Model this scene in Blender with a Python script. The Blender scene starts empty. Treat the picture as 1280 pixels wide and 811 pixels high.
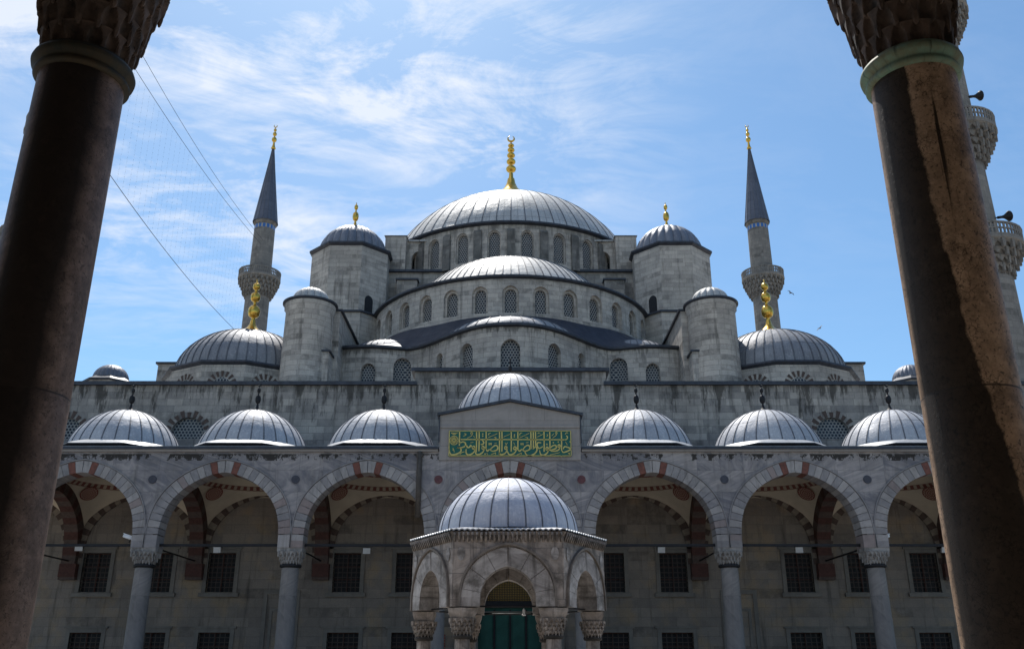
import bpy, math, random
from mathutils import Vector
sin, cos, tan, pi, sqrt, atan2 = math.sin, math.cos, math.tan, math.pi, math.sqrt, math.atan2
R = math.radians
random.seed(7)
scn = bpy.context.scene
COL = scn.collection

# ------------------------------------------------------------------ camera
cam_d = bpy.data.cameras.new('camera'); cam = bpy.data.objects.new('camera', cam_d); COL.objects.link(cam)
cam_d.sensor_width = 36; cam_d.lens = 31.8; cam_d.clip_start = 0.1; cam_d.clip_end = 5000
cam.location = (0.1, 0, 1.6); cam.rotation_euler = (R(90 + 20.55), 0, 0)
scn.camera = cam

# ------------------------------------------------------------------ light and sky
SUN_EL, SUN_AZ = 58.0, -13.0            # azimuth measured from +Y (view direction), negative = left
sd = Vector((sin(R(SUN_AZ)) * cos(R(SUN_EL)), cos(R(SUN_AZ)) * cos(R(SUN_EL)), sin(R(SUN_EL))))
sun_d = bpy.data.lights.new('sun', 'SUN'); sun = bpy.data.objects.new('sun', sun_d); COL.objects.link(sun)
sun_d.energy = 4.0; sun_d.angle = R(0.55); sun_d.color = (1.0, 0.96, 0.90)
sun.rotation_euler = sd.to_track_quat('Z', 'Y').to_euler()
scn.view_settings.view_transform = 'Standard'; scn.view_settings.look = 'None'
scn.view_settings.exposure = 0.38; scn.view_settings.gamma = 1; scn.view_settings.use_curve_mapping = False


class NT:
    """small node helper"""
    def __init__(s, tree):
        s.t = tree
        tree.nodes.clear()
    def n(s, typ, **kw):
        nd = s.t.nodes.new(typ)
        for k, v in kw.items():
            setattr(nd, k, v)
        return nd
    def put(s, sock, v):
        if v is None: return
        if isinstance(v, bpy.types.NodeSocket): s.t.links.new(v, sock)
        elif isinstance(v, (tuple, list)):
            v = tuple(v)
            if sock.type == 'RGBA' and len(v) == 3: v = v + (1,)
            sock.default_value = v
        else:
            if sock.type == 'RGBA': sock.default_value = (v, v, v, 1)
            elif sock.type == 'VECTOR': sock.default_value = (v, v, v)
            else: sock.default_value = v
    def m(s, op, a, b=None, c=None, clamp=False):
        nd = s.n('ShaderNodeMath', operation=op, use_clamp=clamp)
        for i, v in enumerate((a, b, c)): s.put(nd.inputs[i], v)
        return nd.outputs[0]
    def vm(s, op, a, b=None):
        nd = s.n('ShaderNodeVectorMath', operation=op)
        s.put(nd.inputs[0], a); s.put(nd.inputs[1], b)
        return nd.outputs[0]
    def mix(s, f, a, b, blend='MIX'):
        nd = s.n('ShaderNodeMix', data_type='RGBA', blend_type=blend)
        s.put(nd.inputs[0], f); s.put(nd.inputs[6], a); s.put(nd.inputs[7], b)
        return nd.outputs[2]
    def rng(s, v, a, b, c=0.0, d=1.0):
        nd = s.n('ShaderNodeMapRange'); s.put(nd.inputs[0], v)
        for i, x in enumerate((a, b, c, d)): s.put(nd.inputs[i + 1], x)
        return nd.outputs[0]
    def noise(s, vec, scale, detail=4, rough=0.55, dist=0.0, dim='3D'):
        nd = s.n('ShaderNodeTexNoise', noise_dimensions=dim)
        s.put(nd.inputs['Vector'], vec); nd.inputs['Scale'].default_value = scale
        nd.inputs['Detail'].default_value = detail; nd.inputs['Roughness'].default_value = rough
        nd.inputs['Distortion'].default_value = dist
        return nd.outputs['Fac']
    def sep(s, v):
        nd = s.n('ShaderNodeSeparateXYZ'); s.put(nd.inputs[0], v)
        return nd.outputs
    def comb(s, x, y, z=0.0):
        nd = s.n('ShaderNodeCombineXYZ'); s.put(nd.inputs[0], x); s.put(nd.inputs[1], y); s.put(nd.inputs[2], z)
        return nd.outputs[0]
    def uv(s): return s.n('ShaderNodeUVMap', uv_map='UVMap').outputs[0]
    def obj(s): return s.n('ShaderNodeNewGeometry').outputs['Position']
    def white(s, v):
        nd = s.n('ShaderNodeTexWhiteNoise', noise_dimensions='3D'); s.put(nd.inputs[0], v)
        return nd.outputs[0]
    def out(s, color, rough=0.8, metal=0.0, bump=None, bstr=0.3, bdist=0.02, spec=0.4, emis=None, emis_s=0.0):
        b = s.n('ShaderNodeBsdfPrincipled'); o = s.n('ShaderNodeOutputMaterial')
        s.put(b.inputs['Base Color'], color); s.put(b.inputs['Roughness'], rough); s.put(b.inputs['Metallic'], metal)
        s.put(b.inputs['Specular IOR Level'], spec)
        if bump is not None:
            bp = s.n('ShaderNodeBump'); bp.inputs['Strength'].default_value = bstr; bp.inputs['Distance'].default_value = bdist
            s.put(bp.inputs['Height'], bump); s.t.links.new(bp.outputs[0], b.inputs['Normal'])
        s.t.links.new(b.outputs[0], o.inputs[0])


world = bpy.data.worlds.new('World'); scn.world = world; world.use_nodes = True
w = NT(world.node_tree)
sky = w.n('ShaderNodeTexSky', sky_type='NISHITA', sun_disc=False)
sky.sun_elevation = R(SUN_EL); sky.sun_rotation = R(SUN_AZ); sky.altitude = 50
sky.air_density = 1.0; sky.dust_density = 0.6; sky.ozone_density = 2.0
tc = w.n('ShaderNodeTexCoord').outputs['Generated']
dx, dy, dz = w.sep(tc)
zz = w.m('MAXIMUM', dz, 0.06)
px, py = w.m('DIVIDE', dx, zz), w.m('DIVIDE', dy, zz)          # the direction carried to a flat cloud deck
# cirrus: long streaks bent by a slow noise
warp = w.noise(w.comb(px, py, 0.0), 0.9, 2)
u1 = w.m('ADD', w.m('MULTIPLY', px, 0.85), w.m('MULTIPLY', py, 0.52))
v1 = w.m('SUBTRACT', w.m('MULTIPLY', py, 0.85), w.m('MULTIPLY', px, 0.52))
c1 = w.noise(w.comb(w.m('ADD', w.m('MULTIPLY', u1, 0.9), warp), w.m('MULTIPLY', v1, 1.25), 3.1), 1.7, 10, 0.70, 0.9)
c2 = w.noise(w.comb(px, py, 7.0), 0.95, 3, 0.5)
c3 = w.noise(w.comb(w.m('MULTIPLY', px, 1.4), w.m('MULTIPLY', py, 2.6), 1.3), 2.8, 8, 0.60, 0.8)
cm = w.rng(w.m('ADD', w.m('MULTIPLY', c1, 0.6), w.m('MULTIPLY', c3, 0.4)), 0.44, 0.62)
# more cloud to the upper left of the mosque, little to the right and near the horizon
left = w.rng(dx, 0.20, -0.10)
high = w.rng(dz, 0.32, 0.52)
cover = w.m('MULTIPLY', w.m('ADD', w.m('MULTIPLY', left, 1.4), 0.12), w.m('ADD', w.m('MULTIPLY', high, 0.95), 0.15))
patch = w.rng(c2, 0.36, 0.54)
cf = w.m('MULTIPLY', w.m('MULTIPLY', cm, cover), w.m('ADD', w.m('MULTIPLY', patch, 0.95), 0.10), clamp=True)
veil = w.m('MULTIPLY', w.m('MULTIPLY', left, high), 0.12)
cf = w.m('ADD', w.m('MULTIPLY', cf, 0.88), veil, clamp=True)
skc = w.mix(1.0, sky.outputs[0], (0.86, 1.11, 1.20), 'MULTIPLY')
skc = w.mix(w.m('MULTIPLY', cf, 0.85), skc, (7.2, 7.6, 8.4))
bg = w.n('ShaderNodeBackground'); wo = w.n('ShaderNodeOutputWorld')
w.put(bg.inputs[0], skc); bg.inputs[1].default_value = 0.096
w.t.links.new(bg.outputs[0], wo.inputs[0])


# ------------------------------------------------------------------ materials
def mat(name):
    m = bpy.data.materials.new(name); m.use_nodes = True
    return m, NT(m.node_tree)


def stone_mat(name, ca, cb, bw=0.95, bh=0.42, mortar=0.012, stain=None, var=0.5, dark=(0.035, 0.033, 0.03), blot=0.35, warm=None):
    """weathered ashlar: uv in metres, v = world height. stain = list of (ztop, length, amount)"""
    m, s = mat(name)
    uv = s.uv(); u, v, _ = s.sep(uv)
    pos = s.obj()
    wob = s.noise(uv, 0.6, 2)
    vv = s.m('ADD', v, s.m('MULTIPLY', s.m('SUBTRACT', wob, 0.5), 0.05))
    br = s.n('ShaderNodeTexBrick', offset=0.5, squash=1.35, squash_frequency=3)
    s.put(br.inputs['Vector'], s.comb(u, vv)); s.put(br.inputs['Color1'], (0, 0, 0)); s.put(br.inputs['Color2'], (1, 1, 1))
    s.put(br.inputs['Mortar'], (0.5, 0.5, 0.5)); br.inputs['Scale'].default_value = 1
    br.inputs['Mortar Size'].default_value = mortar; br.inputs['Mortar Smooth'].default_value = 0.3
    br.inputs['Brick Width'].default_value = bw; br.inputs['Row Height'].default_value = bh
    bv = s.n('ShaderNodeRGBToBW'); s.put(bv.inputs[0], br.outputs['Color']); bval = bv.outputs[0]
    big = s.noise(pos, 0.35, 5, 0.6); mid = s.noise(pos, 1.7, 6, 0.65); fine = s.noise(pos, 14, 5, 0.7)
    f = s.m('ADD', s.m('MULTIPLY', bval, var), s.m('MULTIPLY', s.rng(mid, 0.3, 0.7), 1 - var), clamp=True)
    col = s.mix(f, ca, cb)
    if warm: col = s.mix(s.m('MULTIPLY', s.rng(s.noise(pos, 0.8, 4), 0.52, 0.7), 0.6), col, warm)
    # some blocks much darker (patched limestone)
    odd = s.rng(s.white(s.comb(s.m('FLOOR', s.m('DIVIDE', u, bw * 1.7)), s.m('FLOOR', s.m('DIVIDE', v, bh)), 2.0)), 0.84, 0.9)
    col = s.mix(s.m('MULTIPLY', s.m('MULTIPLY', odd, s.rng(mid, 0.35, 0.6)), 0.38), col, dark)
    # blotches
    col = s.mix(s.m('MULTIPLY', s.rng(big, 0.48, 0.66), blot), col, dark)
    sk = s.noise(s.comb(s.m('MULTIPLY', u, 2.3), s.m('MULTIPLY', v, 0.22), 0.0), 1.0, 6, 0.65)
    col = s.mix(s.m('MULTIPLY', s.rng(sk, 0.54, 0.70), 0.6), col, dark)
    for (zt, ln, am) in (stain or []):
        edge = s.rng(v, zt - ln, zt)
        inn = s.rng(v, zt + 0.01, zt + 0.0)
        st = s.noise(s.comb(s.m('MULTIPLY', u, 1.5), s.m('MULTIPLY', v, 0.25), zt), 1.0, 6, 0.72)
        th = s.m('MULTIPLY', s.m('MULTIPLY', s.rng(s.m('ADD', st, s.m('MULTIPLY', edge, 0.16)), 0.62, 0.70), s.m('GREATER_THAN', edge, 0.001)), am)
        th = s.m('MULTIPLY', th, s.m('LESS_THAN', v, zt + 0.05))
        col = s.mix(th, col, (0.018, 0.016, 0.013))
    col = s.mix(s.m('MULTIPLY', br.outputs['Fac'], 0.55), col, (0.09, 0.085, 0.08))
    col = s.mix(s.rng(fine, 0.3, 0.75, 0.0, 0.28), col, dark)
    hb = s.m('SUBTRACT', s.m('MULTIPLY', fine, 0.5), s.m('MULTIPLY', br.outputs['Fac'], 0.9))
    hb = s.m('ADD', hb, s.m('MULTIPLY', bval, 0.25))
    s.out(col, 0.88, 0, hb, 0.45, 0.03, 0.25)
    return m


def marble_mat(name, ca, cb, joints=True, bw=2.3, bh=1.05, stain=None, veins=0.5, dirt=0.3, ds=0.8):
    m, s = mat(name)
    uv = s.uv(); u, v, _ = s.sep(uv); pos = s.obj()
    pid = s.white(s.comb(s.m('FLOOR', s.m('DIVIDE', u, bw)), s.m('FLOOR', s.m('DIVIDE', v, bh)), 1.0))
    # each slab has its own tone and vein direction
    ang = s.m('ADD', s.m('MULTIPLY', pid, 5.0), 0.0)
    uu = s.m('ADD', s.m('MULTIPLY', u, 0.6), s.m('MULTIPLY', v, s.m('SUBTRACT', s.m('MULTIPLY', pid, 4.0), 2.0)))
    ve = s.noise(s.comb(s.m('ADD', uu, ang), s.m('MULTIPLY', v, 0.5), pid), 2.4, 7, 0.62, 1.2)
    f = s.m('ADD', s.m('MULTIPLY', s.rng(ve, 0.38, 0.66), veins), s.m('MULTIPLY', pid, 0.55), clamp=True)
    col = s.mix(f, ca, cb)
    big = s.noise(pos, ds, 6, 0.68); fine = s.noise(pos, 16, 4, 0.7)
    col = s.mix(s.m('MULTIPLY', s.rng(big, 0.47, 0.66), dirt), col, (0.085, 0.075, 0.065))
    sk = s.noise(s.comb(s.m('MULTIPLY', u, 3.5), s.m('MULTIPLY', v, 0.35), 0.0), 1.0, 5, 0.65)
    col = s.mix(s.m('MULTIPLY', s.rng(sk, 0.52, 0.68), dirt), col, (0.06, 0.052, 0.045))
    for (zt, ln, am) in (stain or []):
        edge = s.rng(v, zt - ln, zt)
        st = s.noise(s.comb(s.m('MULTIPLY', u, 3.4), s.m('MULTIPLY', v, 2.2), zt), 1.0, 5, 0.75)
        gate = s.noise(s.comb(u, 0.0, zt + 3), 0.55, 3, 0.5)
        th = s.m('MULTIPLY', s.rng(s.m('ADD', st, s.m('ADD', s.m('MULTIPLY', s.m('SUBTRACT', gate, 0.5), 0.8), s.m('MULTIPLY', s.m('SUBTRACT', edge, 0.6), 0.12))), 0.48, 0.54), am)
        th = s.m('MULTIPLY', th, s.m('MULTIPLY', s.m('GREATER_THAN', edge, 0.001), s.m('LESS_THAN', v, zt)))
        col = s.mix(th, col, (0.018, 0.014, 0.011))
    h = s.m('MULTIPLY', fine, 0.4)
    if joints:
        br = s.n('ShaderNodeTexBrick', offset=0.5)
        s.put(br.inputs['Vector'], uv); br.inputs['Scale'].default_value = 1
        br.inputs['Mortar Size'].default_value = 0.008; br.inputs['Mortar Smooth'].default_value = 0.2
        br.inputs['Brick Width'].default_value = bw; br.inputs['Row Height'].default_value = bh
        col = s.mix(s.m('MULTIPLY', br.outputs['Fac'], 0.7), col, (0.08, 0.075, 0.075))
        h = s.m('SUBTRACT', h, br.outputs['Fac'])
    s.out(col, 0.7, 0, h, 0.35, 0.015, 0.35)
    return m


def lead_mat(name, ca=(0.36, 0.37, 0.39), cb=(0.20, 0.215, 0.25), panel=1.7, metal=0.45, rough=0.42):
    """lead sheet: uv.x counts the sheets, uv.y runs in metres along the slope"""
    m, s = mat(name)
    uv = s.uv(); u, v, _ = s.sep(uv); pos = s.obj()
    iu = s.m('FLOOR', u)
    r0 = s.white(s.comb(iu, 0.3, 0.7))
    vv = s.m('ADD', s.m('DIVIDE', v, panel), s.m('MULTIPLY', r0, 0.05))
    iv = s.m('FLOOR', vv); fv = s.m('FRACT', vv); fu = s.m('FRACT', u)
    tone = s.white(s.comb(iu, iv, 0.1))
    big = s.noise(pos, 0.9, 5, 0.6); streak = s.noise(s.comb(s.m('MULTIPLY', u, 7.0), s.m('MULTIPLY', v, 0.7), 0), 1.0, 5, 0.65)
    f = s.m('ADD', s.m('MULTIPLY', tone, 0.40), s.m('MULTIPLY', s.rng(big, 0.3, 0.7), 0.35))
    f = s.m('ADD', f, s.m('MULTIPLY', s.rng(streak, 0.35, 0.75), 0.35), clamp=True)
    col = s.mix(f, ca, cb)
    e1 = s.m('LESS_THAN', fv, 0.035)
    du = s.m('MINIMUM', fu, s.m('SUBTRACT', 1.0, fu))
    e2 = s.rng(du, 0.0, 0.075, 1.0, 0.0)
    col = s.mix(s.m('MULTIPLY', s.m('MAXIMUM', e1, e2), 0.65), col, (0.05, 0.053, 0.065))
    spk = s.noise(pos, 9, 4, 0.7)
    col = s.mix(s.rng(spk, 0.52, 0.72, 0.0, 0.5), col, tuple(min(x * 1.5, 0.75) for x in ca))
    ro = s.rng(big, 0.3, 0.7, rough - 0.08, rough + 0.14)
    h = s.m('ADD', s.m('MULTIPLY', spk, 0.3), s.m('MULTIPLY', s.noise(pos, 2.2, 3), 1.0))
    s.out(col, ro, metal, h, 0.45, 0.07, 0.35)
    return m


def plain_mat(name, col, rough=0.6, metal=0.0, var=0.25, scale=6.0, col2=None, bstr=0.15):
    m, s = mat(name)
    pos = s.obj(); nz = s.noise(pos, scale, 5, 0.65)
    c2 = col2 or tuple(x * (1 - var) for x in col)
    s.out(s.mix(s.rng(nz, 0.35, 0.68), col, c2), s.rng(nz, 0.3, 0.7, max(rough - 0.08, 0.03), rough + 0.08), metal, nz, bstr, 0.01)
    return m


MAT = {}
MAT['stone'] = stone_mat('ashlar_stone', (0.52, 0.47, 0.415), (0.19, 0.18, 0.175), var=0.6, stain=[(17.2, 2.4, 0.75), (18.05, 1.3, 0.5)])
MAT['stone_hi'] = stone_mat('upper_stone', (0.62, 0.565, 0.50), (0.30, 0.28, 0.265), bw=0.9, bh=0.34, var=0.45, stain=[(36.8, 2.8, 0.40), (27.6, 0.5, 0.25), (22.1, 0.7, 0.6)], blot=0.25)
MAT['stone_tower'] = stone_mat('tower_stone', (0.64, 0.58, 0.515), (0.34, 0.315, 0.29), bw=1.1, bh=0.36, var=0.5, blot=0.25)
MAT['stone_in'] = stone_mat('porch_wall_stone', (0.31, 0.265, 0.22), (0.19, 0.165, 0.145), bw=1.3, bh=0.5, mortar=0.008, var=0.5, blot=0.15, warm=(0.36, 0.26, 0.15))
MAT['stone_dark'] = stone_mat('sooty_shaded_stone', (0.30, 0.28, 0.26), (0.10, 0.10, 0.095), blot=0.6)
MAT['minaret'] = stone_mat('minaret_stone', (0.29, 0.265, 0.24), (0.175, 0.165, 0.155), bw=0.8, bh=0.42, var=0.6, blot=0.15)
MAT['marble'] = marble_mat('facade_marble', (0.37, 0.335, 0.32), (0.145, 0.14, 0.155), stain=[(11.32, 0.34, 0.95)], veins=0.75)
MAT['marble_plain'] = marble_mat('gable_marble', (0.31, 0.28, 0.26), (0.24, 0.22, 0.21), bw=3.45, bh=1.3, veins=0.3, dirt=0.2)
MAT['vous_a'] = marble_mat('voussoir_pale', (0.36, 0.33, 0.315), (0.25, 0.235, 0.23), joints=False, veins=0.4)
MAT['vous_b'] = marble_mat('voussoir_grey', (0.285, 0.265, 0.26), (0.19, 0.18, 0.185), joints=False, veins=0.6)
MAT['vous_c'] = marble_mat('voussoir_blush', (0.27, 0.215, 0.20), (0.21, 0.175, 0.17), joints=False, veins=0.4)
MAT['vous_r'] = plain_mat('red_stone', (0.18, 0.065, 0.045), 0.8, col2=(0.10, 0.045, 0.036))
MAT['vous_cream'] = plain_mat('cream_paint', (0.26, 0.22, 0.175), 0.85, col2=(0.19, 0.16, 0.13))
MAT['vous_brown'] = plain_mat('brown_paint', (0.10, 0.068, 0.056), 0.85, col2=(0.065, 0.048, 0.042))
MAT['vous_red2'] = plain_mat('dull_red_paint', (0.085, 0.034, 0.026), 0.85, col2=(0.055, 0.026, 0.021))
MAT['frame_stone'] = marble_mat('frame_stone', (0.20, 0.18, 0.155), (0.14, 0.13, 0.115), joints=False, dirt=0.3)
MAT['mould'] = plain_mat('weathered_moulding', (0.19, 0.165, 0.145), 0.85, 0, 0.5, 4.0)
MAT['gap'] = plain_mat('joint_dirt', (0.04, 0.036, 0.032), 0.9)
MAT['lead'] = lead_mat('lead_sheet', (0.50, 0.50, 0.51), (0.25, 0.26, 0.30), 1.42, 0.22, 0.58)
MAT['lead_old'] = lead_mat('old_lead_sheet', (0.31, 0.31, 0.32), (0.12, 0.127, 0.155), 1.75, 0.2, 0.56)
MAT['lead_big'] = lead_mat('lead_sheet_pale', (0.52, 0.51, 0.49), (0.30, 0.295, 0.29), 1.5, 0.25, 0.55)
MAT['lead_blue'] = lead_mat('lead_sheet_blue', (0.22, 0.23, 0.26), (0.10, 0.115, 0.155), 1.4, 0.3, 0.5)
MAT['lead_spire'] = lead_mat('spire_lead', (0.13, 0.14, 0.175), (0.065, 0.075, 0.105), 1.4, 0.3, 0.5)
MAT['lead_kiosk'] = lead_mat('lead_sheet_kiosk', (0.64, 0.64, 0.66), (0.27, 0.31, 0.42), 1.12, 0.25, 0.66)
MAT['rib'] = plain_mat('lead_roll', (0.13, 0.135, 0.155), 0.55, 0.1, 0.4, 3.0)
MAT['lead_shade'] = lead_mat('shaded_dark_lead', (0.042, 0.046, 0.065), (0.024, 0.027, 0.042), 1.5, 0.2, 0.55)  # for the exedra roof: the drum's shadow is put into the lead colour
MAT['lead_dark'] = plain_mat('dark_lead', (0.055, 0.06, 0.075), 0.5, 0.3, 0.4, 3.0)
MAT['lead_edge'] = plain_mat('pale_lead_edge', (0.42, 0.43, 0.45), 0.5, 0.2, 0.4, 5.0)
MAT['gold'] = plain_mat('gilded_copper', (0.80, 0.50, 0.10), 0.28, 0.95, 0.35, 4.0)
MAT['iron'] = plain_mat('black_iron', (0.022, 0.022, 0.025), 0.6, 0.5)
MAT['white'] = plain_mat('white_paint', (0.72, 0.73, 0.74), 0.4, 0.0, 0.1)
MAT['capital'] = marble_mat('capital_marble', (0.34, 0.32, 0.30), (0.21, 0.20, 0.19), joints=False, dirt=0.7, ds=1.5)
MAT['shaft'] = marble_mat('grey_shaft', (0.22, 0.205, 0.195), (0.13, 0.125, 0.125), joints=True, bw=30, bh=4.6, veins=0.6, dirt=0.2)
MAT['kiosk'] = marble_mat('kiosk_marble', (0.46, 0.40, 0.355), (0.17, 0.145, 0.13), joints=True, bw=1.37, bh=0.62, veins=0.6, dirt=0.9, ds=1.9, stain=[(4.66, 0.16, 0.7)])
MAT['kiosk_v'] = marble_mat('kiosk_voussoir', (0.47, 0.44, 0.42), (0.20, 0.18, 0.17), joints=False, veins=0.7, dirt=0.85, ds=2.1)
MAT['pavement'] = marble_mat('courtyard_pavement', (0.47, 0.42, 0.36), (0.34, 0.305, 0.265), bw=1.2, bh=0.8, veins=0.4)
MAT['glass'] = plain_mat('dark_glass', (0.008, 0.008, 0.010), 0.55, 0.0, 0.3)
MAT['green'] = plain_mat('green_leather', (0.003, 0.082, 0.060), 0.55, 0.0, 0.3, 1.5)
MAT['sign_green'] = plain_mat('sign_green', (0.010, 0.115, 0.070), 0.5, 0.0, 0.3, 3.0, col2=(0.008, 0.075, 0.085))
MAT['sign_gold'] = plain_mat('sign_gold', (0.62, 0.50, 0.16), 0.45, 0.25, 0.25, 5.0)
def tile_mat():
    m, s = mat('blue_tile')
    u, v, _ = s.sep(s.uv()); f = s.m('LESS_THAN', s.m('ABSOLUTE', s.m('SUBTRACT', s.m('FRACT', s.m('MULTIPLY', u, 2.0)), 0.5)), 0.33)
    s.out(s.mix(f, (0.33, 0.31, 0.28), (0.03, 0.12, 0.36)), 0.5)
    return m
MAT['tile_blue'] = tile_mat()
MAT['pipe'] = plain_mat('old_downpipe', (0.085, 0.07, 0.058), 0.7, 0.0, 0.4, 4.0)
MAT['grille'] = plain_mat('rusty_grille', (0.060, 0.045, 0.038), 0.7)
MAT['red_metal'] = plain_mat('red_shutter', (0.28, 0.05, 0.035), 0.6)
MAT['bird'] = plain_mat('dark_feathers', (0.05, 0.05, 0.055), 0.7)
MAT['porphyry'] = plain_mat('red_porphyry', (0.13, 0.045, 0.045), 0.6, col2=(0.08, 0.03, 0.035))
MAT['darkdisc'] = plain_mat('dark_green_porphyry', (0.05, 0.05, 0.065), 0.6)


def lattice_mat():
    """stone window screen: hexagonal grid of dark holes, uv in metres"""
    m, s = mat('window_lattice')
    u, v, _ = s.sep(s.uv())
    P = 0.205
    def cell(ou, ov):
        a = s.m('SUBTRACT', s.m('FRACT', s.m('ADD', s.m('DIVIDE', u, P), ou)), 0.5)
        b = s.m('MULTIPLY', s.m('SUBTRACT', s.m('FRACT', s.m('ADD', s.m('DIVIDE', v, P * 1.732), ov)), 0.5), 1.732)
        return s.m('SQRT', s.m('ADD', s.m('MULTIPLY', a, a), s.m('MULTIPLY', b, b)))
    d = s.m('MINIMUM', cell(0, 0), cell(0.5, 0.5))
    hole = s.rng(d, 0.30, 0.36, 1.0, 0.0)
    nz = s.noise(s.obj(), 3, 4)
    col = s.mix(nz, (0.34, 0.33, 0.315), (0.20, 0.195, 0.19))
    s.out(s.mix(hole, col, (0.012, 0.015, 0.025)), s.rng(hole, 0, 1, 0.85, 0.15), 0, s.m('MULTIPLY', hole, -1), 0.9, 0.08)
    return m
MAT['lattice'] = lattice_mat()


def gold_lattice_mat():
    m, s = mat('gilded_lattice')
    u, v, _ = s.sep(s.uv())
    a = s.m('SINE', s.m('MULTIPLY', u, 34.0)); b = s.m('SINE', s.m('MULTIPLY', v, 34.0))
    p = s.m('ADD', s.m('ABSOLUTE', a), s.m('ABSOLUTE', b))
    f = s.rng(p, 0.75, 1.15)
    s.out(s.mix(f, (0.55, 0.33, 0.07), (0.05, 0.03, 0.012)), 0.4, s.rng(f, 0, 1, 0.6, 0.0), p, 0.5, 0.03)
    return m
MAT['gold_lattice'] = gold_lattice_mat()


def vault_mat():
    """painted plaster: cream with red scroll border just under the dome ring; uv=(arc metres, height)"""
    m, s = mat('painted_plaster')
    u, v, _ = s.sep(s.uv()); pos = s.obj()
    nz = s.noise(pos, 1.2, 5)
    base = s.mix(s.rng(nz, 0.3, 0.7), (0.58, 0.50, 0.38), (0.46, 0.39, 0.30))
    inb = s.m('MULTIPLY', s.m('GREATER_THAN', v, 10.80), s.m('LESS_THAN', v, 11.01))
    a = s.m('SINE', s.m('MULTIPLY', u, 14.0)); b = s.m('MULTIPLY', a, s.m('SINE', s.m('MULTIPLY', s.m('SUBTRACT', v, 10.82), 17.0)))
    scroll = s.rng(b, -0.1, 0.25)
    red = s.mix(scroll, (0.17, 0.06, 0.045), (0.38, 0.31, 0.23))
    col = s.mix(inb, base, red)
    # dome interior ornament above
    ind = s.m('GREATER_THAN', v, 11.5)
    vor = s.n('ShaderNodeTexVoronoi'); s.put(vor.inputs['Vector'], s.comb(u, v)); vor.inputs['Scale'].default_value = 2.2
    col = s.mix(s.m('MULTIPLY', ind, s.rng(vor.outputs['Distance'], 0.15, 0.25)), col, (0.22, 0.06, 0.05))
    s.out(col, 0.85)
    return m
MAT['vault'] = vault_mat()


def rosette_mat():
    m, s = mat('red_rosette')
    u, v, _ = s.sep(s.uv())                 # u = angle, v = radius 0..1
    a = s.m('SINE', s.m('MULTIPLY', u, 16.0)); b = s.m('SINE', s.m('ADD', s.m('MULTIPLY', v, 26.0), s.m('MULTIPLY', a, 1.4)))
    f = s.m('MULTIPLY', s.rng(b, 0.3, 0.6), s.m('LESS_THAN', v, 0.93))
    s.out(s.mix(s.m('MULTIPLY', f, 0.85), (0.19, 0.06, 0.045), (0.46, 0.36, 0.27)), 0.85)
    return m
MAT['rosette'] = rosette_mat()


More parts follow.
